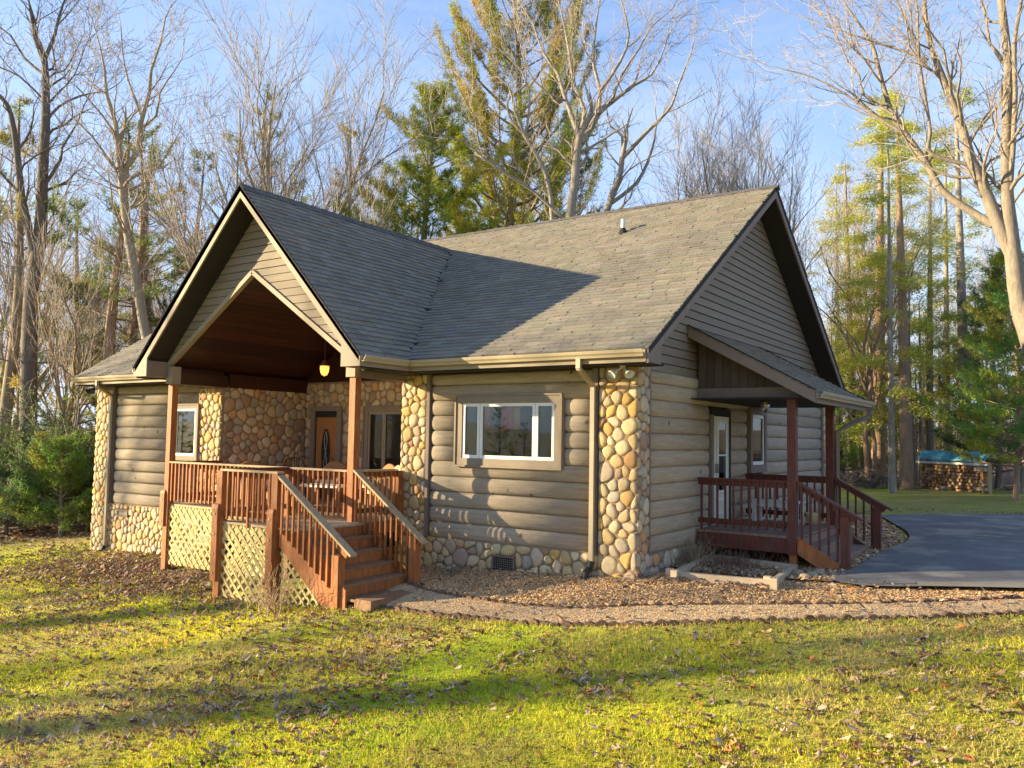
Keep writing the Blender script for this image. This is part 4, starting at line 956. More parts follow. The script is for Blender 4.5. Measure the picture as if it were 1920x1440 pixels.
# ------------------------------------------------------------------ lamps
def lamp(name, x, y, z, sc, lab, lit):
    t = thing(name, lab, 'lantern', (x, y, z)); m = MB().lathe([(.0, .17), (.02, .16), (.05, .12), (.105, .05), (.115, .03), (.10, .03), (0, .04)], n=8); m.v = [(a*sc, b*sc, c*sc) for a, b, c in m.v]
    put('lamp_cap', m.mesh('lamp_cap', mat('bronze', (.12, .045, .03), .4, spec=.5)), t)
    g = MB().lathe([(.088, .03), (.092, -.02), (.078, -.10), (.05, -.15), (.0, -.16)], n=8); g.v = [(a*sc, b*sc, c*sc) for a, b, c in g.v]
    if lit:
        mg = bpy.data.materials.new('lamp_glass'); mg.use_nodes = True; bs = mg.node_tree.nodes['Principled BSDF']; bs.inputs['Base Color'].default_value = (.6, .3, .08, 1)
        bs.inputs['Emission Color'].default_value = (1, .36, .05, 1); bs.inputs['Emission Strength'].default_value = 1.1
    else: mg = glass('clear_lamp_glass', (.8, .8, .8), .1)
    put('lamp_shade', g.mesh('lamp_shade', mg), t)
    r = MB()
    for k in range(8):
        a = 2*math.pi*k/8; r.bar((.094*math.cos(a)*sc, .094*math.sin(a)*sc, .03*sc), (.05*math.cos(a)*sc, .05*math.sin(a)*sc, -.152*sc), .006, .006)
    put('lamp_ribs', r.mesh('lamp_ribs', m_black), t)
    b = MB().lathe([(0, -.185), (.014, -.175), (.03, -.155), (0, -.15)], n=8); b.v = [(a*sc, c*sc, d*sc) for a, c, d in b.v]; put('finial', b.mesh('finial', m_black), t)
    return t
lt = lamp('hanging_lantern', -7.05, .14, 3.50, 1.0, 'glowing amber lantern hanging under the front porch ceiling', True)
put('chain', MB().tube([(0, 0, .2), (0, 0, 4.86-3.50)], .008, 5).mesh('chain', m_black), lt)
bl = MB().lathe([(0, .03), (.022, .015), (.028, -.02), (.018, -.05), (0, -.07)], n=8); mb_ = bpy.data.materials.new('bulb'); mb_.use_nodes = True
mb_.node_tree.nodes['Principled BSDF'].inputs['Emission Color'].default_value = (1, .72, .3, 1); mb_.node_tree.nodes['Principled BSDF'].inputs['Emission Strength'].default_value = 25
bl2 = bpy.data.lights.new('bulb_light', 'POINT'); bl2.energy = 10; bl2.color = (1, .55, .2); bl2.shadow_soft_size = .13; bo = bpy.data.objects.new('bulb_light', bl2); COL.objects.link(bo); bo.parent = lt; bo.location = (0, 0, -.34)
lamp('porch_ceiling_lamp', 1.15, 2.75, 2.80, .85, 'small black ceiling lamp under the side porch roof', False)
def flood(name, loc, rz, lab, mt):
    t = thing(name, lab, 'floodlight', loc, rz)
    put('mount', MB().lathe([(0, 0), (.05, 0), (.05, -.02), (0, -.02)], n=10).mesh('mount', mt), t)
    for s in (-1, 1):
        put('lamp_arm', MB().tube([(0, 0, -.02), (s*.05, -.03, -.06), (s*.08, -.05, -.07)], .014, 6).mesh('lamp_arm', mt), t)
        d = Vector((s*.5, -.6, -.62)).normalized(); m = MB().lathe([(.02, 0), (.035, .02), (.045, .06), (.075, .12), (.078, .125), (.06, .115), (0, .11)], n=12)
        h = put('lamp_head', m.mesh('lamp_head', mt, True), t); h.location = (s*.08, -.05, -.07); h.rotation_euler = d.to_track_quat('Z', 'Y').to_euler()
flood('floodlight', (-.08, -.30, 3.255), R_(15), 'twin white floodlight under the eave at the right stone corner', mat('white_lamp', (.55, .56, .52), .3, spec=.6))
flood('floodlight', (-14.75, -.35, 3.255), R_(-10), 'black twin floodlight under the eave at the far left corner', m_black)

# ------------------------------------------------------------------ porch furniture
def arc(w, h, n=9): return [(-w+2*w*k/n, h*math.sin(math.pi*k/n)**.6) for k in range(n+1)]
def wicker_chair(loc, rz, lab, mt):
    t = thing('wicker_chair', lab, 'armchair', loc, rz, None)
    put('seat', MB().box(-.30, .30, -.30, .28, .30, .38).mesh('seat', mt), t); put('cushion', MB().box(-.27, .27, -.29, .22, .381, .48).mesh('cushion', m_cush), t)
    b = MB().prism([(-.33, .38)]+[(x, .60+z) for x, z in arc(.33, .26)]+[(.33, .38)], 'y', .25, .30); put('backrest', b.mesh('backrest', mt), t)
    put('back_rim', MB().tube([(-.33, .275, .38)]+[(x, .275, .60+z) for x, z in arc(.33, .26)]+[(.33, .275, .38)], .028, 6).mesh('back_rim', mt), t)
    for s in (-1, 1):
        put('arm', MB().tube([(s*.33, .27, .66), (s*.36, 0, .64), (s*.35, -.26, .60), (s*.33, -.29, .35)], .03, 6).mesh('arm', mt), t)
        put('side_panel', MB().box(s*.33-.012, s*.33+.012, -.28, .26, .05, .60).mesh('side_panel', mt), t)
        for y in (-.27, .26): put('leg', MB().tube([(s*.29, y, 0), (s*.29, y, .31)], .022, 6).mesh('leg', mt), t)
    return t
wicker_chair((-8.3, 1.55, FZ), R_(20), 'brown wicker armchair on the front porch below the oak door', m_wicker)
wicker_chair((-6.6, 1.35, FZ), R_(-12), 'reddish wicker armchair in front of the porch window', m_wicker)
wicker_chair((-6.05, .95, FZ), R_(-30), 'pale straw wicker armchair beside the stone pillar', m_wickerl)
wicker_chair((-9.2, .2, FZ), R_(70), 'brown wicker armchair behind the left porch railing', m_wicker)
t = thing('metal_chair', 'black metal chair with slatted round back on the porch', 'chair', (-9.0, 1.2, FZ), R_(60))
put('seat', MB().lathe([(0, .46), (.22, .46), (.22, .43), (0, .43)], n=14).mesh('seat', m_black), t)
put('back_frame', MB().tube([(-.22, .2, .43), (-.24, .24, .75), (-.18, .27, .90), (0, .29, .96), (.18, .27, .90), (.24, .24, .75), (.22, .2, .43)], .014, 6).mesh('back_frame', m_black), t)
for k in range(-3, 4): put('back_slat', MB().tube([(k*.055, .21, .45), (k*.058, .27, .945-abs(k)*.02)], .008, 5).mesh('back_slat', m_black), t)
for s in (-1, 1):
    for y in (-1, 1): put('leg', MB().tube([(s*.17, y*.17, .44), (s*.2, y*.2, 0)], .012, 6).mesh('leg', m_black), t)
t = thing('coffee_table', 'low table with a white top on the front porch', 'table', (-7.4, .6, FZ), R_(10))
put('tabletop', MB().box(-.5, .5, -.3, .3, .40, .44).mesh('tabletop', m_white), t)
for s in (-1, 1):
    for y in (-1, 1): put('leg', MB().box(s*.44-.025, s*.44+.025, y*.25-.025, y*.25+.025, 0, .40).mesh('leg', m_wicker), t)
m_bench = mat('bench_white', (.62, .62, .56), .6, noise=.08)
t = thing('white_bench', 'small white painted bench on the side porch deck', 'bench', (.85, 4.45, SZ), R_(-8))
for k in range(3): put('slat', MB().box(-.48, .48, -.17+k*.118, -.065+k*.118, .40, .43).mesh('slat', m_bench), t)
for s in (-1, 1):
    put('leg', MB().box(s*.42-.03, s*.42+.03, -.15, -.09, 0, .40).mesh('leg', m_bench), t); put('leg', MB().box(s*.42-.03, s*.42+.03, .11, .17, 0, .40).mesh('leg', m_bench), t)
put('apron', MB().box(-.45, .45, -.152, -.13, .30, .40).mesh('apron', m_bench), t); put('apron', MB().box(-.45, .45, .15, .172, .30, .40).mesh('apron', m_bench), t)
tag(MB().box(1.02, 1.25, 4.35, 4.5, 1.031, 1.045).build('magazine', mat('magazine', (.1, .2, .5), .4)), 'blue folded magazine lying on the white bench', 'magazine')
m = MB().lathe([(0, 0), (.09, 0), (.12, .2), (.13, .22), (.11, .22), (.09, .18), (0, .17)], n=14); o = put('flower_pot', m.mesh('flower_pot', mat('pot', (.55, .42, .22), .7), True), None, (1.45, 4.6, SZ)); tag(o, 'tan flower pot by the far post of the side porch', 'flower pot')

# timber planting bed with posts, at the foot of the side wall
TB = thing('raised_bed', 'open rectangular bed framed by pale timbers beside the stone corner', 'planter', (1.1, .9, 0))
c4 = [ground_px(1262, 1088)[:2], ground_px(1447, 1104)[:2], ground_px(1492, 1074)[:2], ground_px(1335, 1052)[:2]]
for i in range(4):
    a, b = c4[i], c4[(i+1) % 4]; za, zb_ = gz(*a), gz(*b); MB().bar((a[0], a[1], za+.07), (b[0], b[1], zb_+.07), .075, .12).build('timber', m_timber, TB)
for i in range(2):
    a = c4[i]; d = (c4[3]-c4[0]); d = d/np.linalg.norm(d)
    for k in (-.06, .06): MB().box(a[0]+k*1.1-.05, a[0]+k*1.1+.05, a[1]-.08-k, a[1]+.02-k, gz(*a)-.05, gz(*a)+.17).build('corner_block', m_timber, TB)
bed_c = (c4[0]+c4[1]+c4[2]+c4[3])/4

# ------------------------------------------------------------------ vegetation tools
def seg_mesh(name, segs, sides, mt, smooth=True):
    """segs: rows x0 y0 z0 x1 y1 z1 r0 r1"""
    A = np.asarray(segs, float)
    if len(A) == 0: return None
    p, q, r0, r1 = A[:, :3], A[:, 3:6], A[:, 6], A[:, 7]; d = q-p; L = np.linalg.norm(d, axis=1, keepdims=True)+1e-9; d = d/L; q = q+d*(r1[:, None]*.35)
    a = np.where(np.abs(d[:, 2:3]) < .9, np.array([[0, 0, 1.]]), np.array([[1., 0, 0]])); u = np.cross(d, a); u /= np.linalg.norm(u, axis=1, keepdims=True); w = np.cross(d, u)
    n = sides; V = np.zeros((len(A), 2*n, 3))
    for k in range(n):
        t = 2*math.pi*k/n; o = u*math.cos(t)+w*math.sin(t); V[:, k] = p+o*r0[:, None]; V[:, n+k] = q+o*r1[:, None]
    b = (np.arange(len(A))*2*n)[:, None]; F_ = []
    for k in range(n):
        j = (k+1) % n; F_.append(np.hstack([b+k, b+j, b+n+j, b+n+k]))
    return np_mesh(name, V.reshape(-1, 3), np.vstack(F_), mt, smooth)
class Tree:
    def __init__(s, seed): s.rg = random.Random(seed); s.thick = []; s.mid = []; s.fine = []; s.tips = []
    def add(s, p, q, r0, r1):
        row = (*p, *q, r0, r1); (s.thick if r0 > .05 else s.mid if r0 > .018 else s.fine).append(row)
    def limb(s, p, d, L, r, lvl, up=.12, wig=.16, dens=1.0, maxl=4, spread=.75, rmin=.007):
        """one wandering branch with side branches"""
        rg = s.rg; n = max(3, int(L/(.75 if lvl < 2 else .4 if lvl < 3 else .28))); n = min(n, 11); st = L/n; p = list(p); d = list(d); rr = r
        for i in range(n):
            d = [d[0]+rg.gauss(0, wig), d[1]+rg.gauss(0, wig), d[2]+rg.gauss(0, wig*.7)+up*(.6 if lvl < 2 else 1)]
            m = math.sqrt(d[0]**2+d[1]**2+d[2]**2); d = [c/m for c in d]
            q = [p[k]+d[k]*st for k in range(3)]; r2 = max(rmin*.7, r*(1-(i+1)/n*.78)); s.add(p, q, rr, r2); p, rr = q, r2
            if lvl < maxl and (i > 0 or lvl > 1):
                k = dens*(1.0 if lvl == 0 else 1.05); c = int(k)+(rg.random() < k-int(k))
                for _ in range(c):
                    a = rg.uniform(0, 6.283); sp_ = rg.uniform(.5, 1.1)*spread; ax = [rg.gauss(0, 1) for _ in range(3)]; dt = sum(ax[j]*d[j] for j in range(3)); ax = [ax[j]-dt*d[j] for j in range(3)]
                    mm = math.sqrt(sum(c2*c2 for c2 in ax))+1e-9; nd = [d[j]*math.cos(sp_)+ax[j]/mm*math.sin(sp_) for j in range(3)]
                    s.limb(q, nd, L*rg.uniform(.38, .62)*(1-.45*i/n), max(rmin, rr*rg.uniform(.45, .65)), lvl+1, up*.9, wig*1.05, dens, maxl, spread, rmin)
        s.tips.append(p)
    def poly(s, pts, radii, child=True, L=2.6, dens=1.0, lvl=2, every=.9, maxl=4, start=0.25, up=.12):
        """limb along given points with branches sprouting from it"""
        rg = s.rg; P = [np.array(p, float) for p in pts]
        # resample smooth
        Q = []; Rr = []
        for i in range(len(P)-1):
            m = max(2, int(np.linalg.norm(P[i+1]-P[i])/.7))
            for k in range(m):
                t = k/m; p0 = P[max(i-1, 0)]; p1 = P[i]; p2 = P[i+1]; p3 = P[min(i+2, len(P)-1)]
                Q.append(.5*((2*p1)+(-p0+p2)*t+(2*p0-5*p1+4*p2-p3)*t*t+(-p0+3*p1-3*p2+p3)*t**3)); Rr.append(radii[i]*(1-t)+radii[i+1]*t)
        Q.append(P[-1]); Rr.append(radii[-1]); tot = len(Q); acc = 0
        for i in range(tot-1):
            s.add(Q[i], Q[i+1], Rr[i], Rr[i+1]); l = np.linalg.norm(Q[i+1]-Q[i]); acc += l
            if child and i/tot > start and acc > every*rg.uniform(.5, 1.5):
                acc = 0; d = (Q[i+1]-Q[i])/l
                for _ in range(1+(rg.random() < .4)):
                    ax = np.array([rg.gauss(0, 1) for _ in range(3)]); ax -= d*np.dot(ax, d); ax /= np.linalg.norm(ax); a = rg.uniform(.5, 1.1); nd = d*math.cos(a)+ax*math.sin(a)
                    s.limb(Q[i+1], nd, L*rg.uniform(.6, 1.2), min(Rr[i+1]*.6, .05+.01*L)*rg.uniform(.35, .8)+.003, lvl, up, .26, dens, maxl)
        d = Q[-1]-Q[-2]; d = d/np.linalg.norm(d); s.limb(Q[-1], d, L, Rr[-1], lvl, up, .18, dens, maxl)
    def meshes(s, mb_, mt_, nm=('trunk', 'branches', 'twigs')):
        return [(nm[0], seg_mesh(nm[0], s.thick, 9, mb_)), (nm[1], seg_mesh(nm[1], s.mid, 5, mb_)), (nm[2], seg_mesh(nm[2], s.fine, 3, mt_))]
def make_tree(name, T_, label, cat, loc, mb_, mt_, group=None, extra=()):
    t = thing(name, label, cat, loc, 0, group)
    for n, me in T_.meshes(mb_, mt_)+list(extra):
        if me:
            o = put(n, me, t)
            if n != 'trunk': o['kind'] = 'stuff'
    return t
def needles(name, pts, n, ln, wd, cols, seed, mt=None, droop=.0, flat=False, up=.25, spread=.12, pc=None):
    """clusters of needle blades round the points"""
    rg = np.random.default_rng(seed); P = np.repeat(np.asarray(pts, float), n, axis=0); N_ = len(P)
    d = rg.normal(size=(N_, 3));
    if flat: d[:, 2] *= .25
    d[:, 2] += up; d /= np.linalg.norm(d, axis=1, keepdims=True); d[:, 2] -= droop
    P = P+rg.normal(size=(N_, 3))*spread*(np.array([1, 1, .8]) if flat else 1); l = ln*rg.uniform(.6, 1.25, (N_, 1)); tip = P+d*l
    sd = np.cross(d, rg.normal(size=(N_, 3))); sd /= np.linalg.norm(sd, axis=1, keepdims=True)+1e-9; w = wd*rg.uniform(.7, 1.2, (N_, 1))
    V = np.stack([P-sd*w*.5, P+sd*w*.5, tip], 1).reshape(-1, 3); F_ = np.arange(N_*3).reshape(-1, 3)
    cc = (np.array(pc) if pc else np.array(cols)[rg.integers(0, len(cols), len(pts))])*rg.uniform(.75, 1.3, (len(pts), 1)); C_ = np.repeat(cc, n*3, axis=0)
    return np_mesh(name, V, F_, mt or m_leafatt, False, C_)
def pine(seed, Hh, r0, base, Rmax, cols, dens=1.0, nn=12, ln=.16, wd=.022, lean=(0, 0), dead=True, top_r=.4, conic=True, step=.75, up=.12, fill=.35):
    T_ = Tree(seed); rg = T_.rg; pts = []; pc_ = []; n = 12
    ax = lambda z: (lean[0]*z/Hh+.12*math.sin(z*.5+seed), lean[1]*z/Hh+.12*math.cos(z*.4+seed), z)
    for i in range(n):
        a, b = Hh*i/n, Hh*(i+1)/n; T_.add(ax(a-(.3 if i == 0 else 0)), ax(b), r0*max(0.0, 1-a/Hh)**.75+.02+(.06*r0/.25 if i == 0 else 0), r0*max(0.0, 1-b/Hh)**.75+.02)
    z = base
    while z < Hh-.25:
        f = (z-base)/(Hh-base); Rr = Rmax*(max(0.0, 1-f)**.7 if conic else max(.2, math.sin(math.pi*min(1, .3+f*.68)))**.7)*rg.uniform(.6, 1.2)+.3; a0 = rg.uniform(0, 6.28)
        for k in range(rg.choice((4, 5, 6))):
            if rg.random() > dens: continue
            a = a0+k*1.2+rg.uniform(-.3, .3); L = Rr*rg.uniform(.5, 1.1); p = list(ax(z+rg.uniform(-.12, .12))); tilt = rg.uniform(-.08, .22)+.75*f*f; d = [math.cos(a), math.sin(a), tilt]
            m = max(4, int(L/.36)); r = .014+.010*L; st = L/m; bc = rg.choice(cols); kb = rg.uniform(.75, 1.25); bc = tuple(c*kb for c in bc)
            for i in range(m):
                d = [d[0]+rg.gauss(0, .10), d[1]+rg.gauss(0, .10), d[2]+rg.gauss(0, .06)+up*.55]; mm = math.sqrt(sum(c*c for c in d)); e = [c/mm for c in d]; q = [p[j]+e[j]*st for j in range(3)]; r2 = max(.006, r*(1-(i+1)/m)); T_.add(p, q, max(.006, r*(1-i/m)), r2); p = q
                if i >= m*fill:
                    for s_ in (-1, 1):
                        if rg.random() < .12: continue
                        bl_ = rg.uniform(.3, .8)*min(1.3, .3+L*.3)*(1.2-.45*i/m); c, s2 = math.cos(.85*s_), math.sin(.85*s_); e2 = [e[0]*c-e[1]*s2, e[0]*s2+e[1]*c, e[2]+rg.uniform(.05, .3)]; q2 = [p[j]+e2[j]*bl_ for j in range(3)]; T_.add(p, q2, .009, .005)
                        for t in np.linspace(.3, 1, max(2, int(bl_/.10))): pts.append([p[j]+(q2[j]-p[j])*t+rg.gauss(0, .045) for j in range(3)]); pc_.append(bc)
                    pts.append([c+rg.gauss(0, .04) for c in p]); pc_.append(bc)
        z += step*rg.uniform(.7, 1.35)
    for k in range(6): pts.append([ax(Hh)[0]+rg.gauss(0, .06), ax(Hh)[1]+rg.gauss(0, .06), Hh-k*.12]); pc_.append(cols[0])
    if dead:
        z = base*.35
        while z < base:
            a = rg.uniform(0, 6.28); T_.limb(ax(z), (math.cos(a), math.sin(a), rg.uniform(-.1, .25)), rg.uniform(.8, Rmax*.7), .02, 2, .02, .12, .6, 4); z += rg.uniform(.3, .8)
    return T_, needles('needles', pts, nn, ln, wd*1.15, cols, seed, up=.45, spread=.05, pc=pc_)
def hemlock(seed, Hh, r0, base, Rmax, cols, dens=.8, lean=(0, 0), nn=18, ln=.12, wd=.045):
    T_ = Tree(seed); rg = T_.rg; pts = []
    ax = lambda z: (lean[0]*z/Hh, lean[1]*z/Hh, z); n = 12
    for i in range(n):
        a, b = Hh*i/n, Hh*(i+1)/n; T_.add(ax(a-(.3 if i == 0 else 0)), ax(b), r0*max(0.0,1-a/Hh)**.7+.015+(.05 if i == 0 else 0), r0*max(0.0,1-b/Hh)**.7+.015)
    z = base
    while z < Hh:
        f = (z-base)/(Hh-base); a = rg.uniform(0, 6.28)
        if rg.random() < dens*.5:
            L = (Rmax*max(0.0,1-f)**.75+.3)*rg.uniform(.5, 1.15); p = list(ax(z)); d = [math.cos(a), math.sin(a), rg.uniform(-.05, .55)]; m = max(4, int(L/.35)); st = L/m
            for i in range(m):
                d = [d[0]+rg.gauss(0, .1), d[1]+rg.gauss(0, .1), d[2]-.07+rg.gauss(0, .04)]; mm = math.sqrt(sum(c*c for c in d)); e = [c/mm for c in d]; q = [p[j]+e[j]*st for j in range(3)]; T_.add(p, q, max(.005, .018*(1-i/m)), .005); p = q
                if i >= m*.25:
                    for s_ in (-1, 1):
                        bl_ = rg.uniform(.25, .7)*(1.15-.6*i/m); c, s2 = math.cos(1.0*s_), math.sin(1.0*s_); e2 = [e[0]*c-e[1]*s2, e[0]*s2+e[1]*c, e[2]-rg.uniform(-.1, .7)]; q2 = [p[j]+e2[j]*bl_ for j in range(3)]; T_.add(p, q2, .005, .004)
                        for t in np.linspace(.2, 1, max(2, int(bl_/.11))): pts.append([p[j]+(q2[j]-p[j])*t for j in range(3)])
        z += rg.uniform(.08, .22)
    return T_, needles('needles', pts, nn, ln, wd, cols, seed, droop=.3, flat=True, up=0, spread=.15)
YG = [(.34,.37,.03),(.42,.43,.035),(.25,.30,.03),(.44,.40,.05)]
DG = [(.11,.16,.04),(.15,.19,.045),(.09,.13,.04),(.19,.21,.05)]
MG = [(.20,.28,.04),(.27,.32,.04),(.15,.22,.04),(.32,.33,.05)]
OG = [(.38,.30,.06),(.31,.27,.06),(.24,.24,.05),(.44,.34,.08)]
BG = [(.20,.36,.06),(.27,.42,.06),(.15,.27,.06),(.33,.44,.07)]
HG = [(.50,.54,.05),(.58,.56,.06),(.40,.46,.06),(.58,.48,.07)]

def hero(seed, dist, label, trunk, limbs, mb_, mt_, name='bare_tree', L=2.6, dens=1.0, every=.9, maxl=4, ext=None, group=None, cat='bare tree', depth=2.0):
    """tree placed at a real distance, its trunk and limbs measured in the photograph; limbs fan out in depth too"""
    T_ = Tree(seed); rg = T_.rg; k = 1/F*dist
    b = at(trunk[0][0], trunk[0][1], dist); base = np.array((b[0], b[1], gz(b[0], b[1])-.2)); hd = math.hypot(b[0]-CAM[0], b[1]-CAM[1])
    def P3(x, y, dd=0): return at(x, y, dist+dd)-base
    tp = [P3(x, y) for x, y, r in trunk]; tr = [r*k for x, y, r in trunk]
    if tp[0][2] > .3: tp = [np.array((tp[0][0]*.0, tp[0][1]*.0, 0))]+tp; tr = [tr[0]*1.15]+tr
    T_.poly(tp, tr, child=(ext != 'bare'), L=L, dens=dens, lvl=2, every=every, maxl=maxl, start=.45)
    for l in limbs:
        dz = rg.uniform(-1, 1)*depth; n = len(l); T_.poly([P3(x, y, dz*(i/(n-1))) for i, (x, y, r) in enumerate(l)], [r*k for x, y, r in l], True, L, dens, 2, every, maxl, .15)
    t = make_tree(name, T_, label, cat, tuple(base), mb_, mt_, group); return t, T_

# ---- the big oak at the right edge
z3 = lambda a, b, r: (1400+a/2.323, b/2.323, r)
z3 = lambda a, b, r: (1400+a/2.323, b/2.323, r*.68)
hero(101, 24, 'huge pale-barked oak at the right edge, its heavy limbs reaching left over the cabin',
 [(2025, 900, 30), (1975, 740, 26), (1938, 620, 23), z3(1190,1330,21), z3(1165,1150,19), z3(1145,980,17), z3(1135,850,14), z3(1130,650,12), z3(1135,450,11), z3(1140,300,10), z3(1120,100,9), z3(1100,-60,8)],
 [[z3(1150,1100,15), z3(1105,1000,16), z3(1050,860,14), z3(985,720,12), z3(940,560,10), z3(890,430,9), z3(830,280,8), z3(790,150,6), z3(770,-20,5)],
  [z3(1075,980,10), z3(960,910,9), z3(850,830,9), z3(790,720,8), z3(690,580,7.5), z3(620,460,6.5), z3(570,280,5.5), z3(540,180,4.5), z3(430,20,3), z3(400,-40,2.5)],
  [z3(700,590,5), z3(600,530,4.5), z3(540,490,4), z3(430,410,3), z3(340,360,2.4), z3(240,320,1.8), z3(100,290,1)],
  [z3(640,500,4), z3(510,410,3.4), z3(490,330,3), z3(440,270,2.4), z3(380,130,2), z3(300,40,1.2)],
  [z3(985,720,5), z3(850,690,5), z3(790,650,5), z3(800,580,4.5), z3(780,440,4), z3(750,250,3.5), z3(745,60,3)],
  [z3(790,260,4), z3(650,210,3.5), z3(580,190,3), z3(520,170,2.5), z3(400,130,1.8), z3(280,90,1.4), z3(100,30,.8)],
  [z3(820,320,4), z3(760,260,3.6), z3(700,110,3), z3(650,-10,2.4)],
  [z3(1140,300,4), z3(1060,190,3.4), z3(1040,60,3), z3(1010,-20,2.6)],
  [z3(1150,1000,7), z3(1150,790,6), z3(1160,650,6), z3(1170,400,5.5), z3(1165,200,5), z3(1200,-20,4)],
  [z3(1030,760,3.6), z3(1060,700,3.2), z3(1110,675,3), z3(1150,600,2.4), z3(1200,470,2)],
  [z3(980,770,4.5), z3(900,770,4), z3(820,740,3.4), z3(740,690,2.4), z3(690,600,1.6)]],
 m_barkw, m_twig, L=2.4, dens=1.1, every=.5)
z1 = lambda a, b, r: (a/3, b/3, r)
hero(102, 34, 'tall dark bare tree at the left edge with a forked trunk',
 [(56, 890, 15), (53, 860, 14), (55, 640, 12), (62, 520, 11), (75, 450, 10), z1(235,1100,9), z1(245,900,8), z1(258,650,7), z1(255,400,5.5), z1(250,340,4.5)],
 [[(62,470,7), z1(150,1230,6), z1(120,1100,6), z1(95,850,5), z1(60,640,4), z1(0,540,3), (-40,150,2)],
  [z1(255,370,3.4), z1(190,200,2.6), z1(190,100,2), z1(150,-20,1.5)], [z1(250,340,3.4), z1(310,190,2.6), z1(330,100,2), z1(375,-30,1.4)],
  [z1(250,420,2.6), z1(140,330,2), z1(60,200,1.6), z1(-20,150,1)], [z1(262,450,2), z1(310,410,1.6), z1(365,395,1.2), z1(420,300,.8)],
  [z1(262,680,2.6), z1(330,600,2.2), z1(450,540,1.8), z1(600,512,1)], [z1(240,1060,3), z1(340,900,2.4), z1(350,830,2), z1(430,700,1.4), z1(470,600,1)],
  [z1(245,560,2), z1(110,430,1.6), z1(0,380,1.2)], [z1(255,600,2), z1(330,520,1.6), z1(420,420,1.2), z1(480,260,.8)]],
 m_barkd, m_twigd, L=2.6, dens=1.15, every=.5)
hero(103, 30, 'slender bare tree with a leaning trunk between the left wing roof and the dark tree',
 [(292, 860, 10), (282, 680, 9), (270, 610, 8.5), (255, 520, 8), (240, 440, 7.5), (230, 355, 7), (227, 318, 6)],
 [[z1(690,1060,5), z1(665,870,4.5), z1(650,700,4), z1(600,530,3), z1(590,400,2), z1(560,250,1.2)], [z1(695,950,5), z1(770,860,4.5), z1(790,700,4), z1(840,520,3), z1(850,400,2.4), z1(900,250,1.8), z1(930,100,1.1)],
  [z1(790,720,2.6), z1(880,650,2), z1(900,520,1.4), z1(980,400,1)], [z1(790,640,2.4), z1(720,450,2), z1(690,300,1.4), z1(680,150,.9)], [z1(665,870,2.2), z1(640,740,2), z1(500,560,1.4), z1(420,480,.8)],
  [z1(700,1080,3), z1(790,1040,2.6), z1(860,980,2.2), z1(930,880,1.8), z1(990,780,1)], [z1(660,960,2.4), z1(600,880,2), z1(520,770,1.6), z1(400,650,.9)], [z1(690,1065,2), z1(640,1045,1.6), z1(590,1010,1)]],
 m_bark, m_twig, L=2.1, dens=1.15, every=.42)
z2 = lambda a, b, r: (780+a/3.13, b/3.13, r)
hero(104, 27, 'bare grey tree rising behind the middle of the main ridge',
 [(1072, 640, 12), z2(905,1300,9), z2(930,1100,8.5), z2(945,900,8), z2(960,810,7.5)],
 [[z2(960,800,5), z2(920,700,4.4), z2(870,560,3.8), z2(830,430,3), z2(740,300,2.2), z2(690,150,1.6), z2(600,0,1)], [z2(970,760,4.6), z2(990,650,4), z2(930,500,3.4), z2(900,320,2.8), z2(870,150,2), z2(830,-20,1.4)],
  [z2(970,840,5.5), z2(1070,670,5), z2(1150,600,4), z2(1280,500,3), z2(1380,440,2.2), z2(1440,330,1.5)], [z2(1070,670,4.4), z2(1080,530,3.8), z2(1040,370,3), z2(1050,200,2.4), z2(1070,50,1.6)],
  [z2(1085,530,3.4), z2(1200,360,2.8), z2(1250,200,2), z2(1200,-10,1.2)], [z2(1150,600,3), z2(1200,450,2.6), z2(1300,300,2), z2(1380,160,1.4), z2(1450,100,.9)], [z2(880,590,2.6), z2(800,560,2), z2(700,480,1.5), z2(640,380,1)],
  [z2(940,1000,3), z2(1010,900,2.2), z2(980,700,1.6), z2(1050,560,1)]],
 m_bark, m_twig, L=2.1, dens=1.15, every=.4)
hero(105, 31, 'bare tree leaning right behind the main ridge',
 [(1128, 620, 9), z2(1120,1250,6), z2(1190,1060,5.4), z2(1210,930,5)],
 [[z2(1210,930,4.4), z2(1340,790,3.8), z2(1430,700,3), z2(1500,620,2.4), z2(1540,500,1.8), z2(1620,300,1)], [z2(1150,1190,4), z2(1290,1080,3.4), z2(1360,950,2.6), z2(1400,820,2), z2(1410,700,1.2)],
  [z2(1210,930,3), z2(1210,800,2.4), z2(1140,740,1.6), z2(1120,640,1)]], m_bark, m_twig, L=2.0, dens=1.15, every=.42)
hero(106, 24, 'crooked bare tree in front of the big pine',
 [(1036, 640, 8), z2(800,1310,4.5), z2(780,1100,4.2), z2(730,950,4), z2(640,800,3.6)],
 [[z2(635,790,3), z2(560,710,2.6), z2(535,620,2.4), z2(560,560,2), z2(640,500,1.8), z2(640,380,1.2), z2(600,200,.8)], [z2(640,790,2.6), z2(660,680,2.4), z2(665,560,2), z2(620,420,1.6), z2(500,300,1)],
  [z2(860,1280,3.4), z2(700,1130,3), z2(560,1040,2.6), z2(400,930,2), z2(280,830,1.6), z2(100,780,1)], [z2(520,1000,2), z2(380,870,1.6), z2(350,700,1.2), z2(290,600,.8)]],
 m_bark, m_twig, L=1.7, dens=1.1, every=.45)
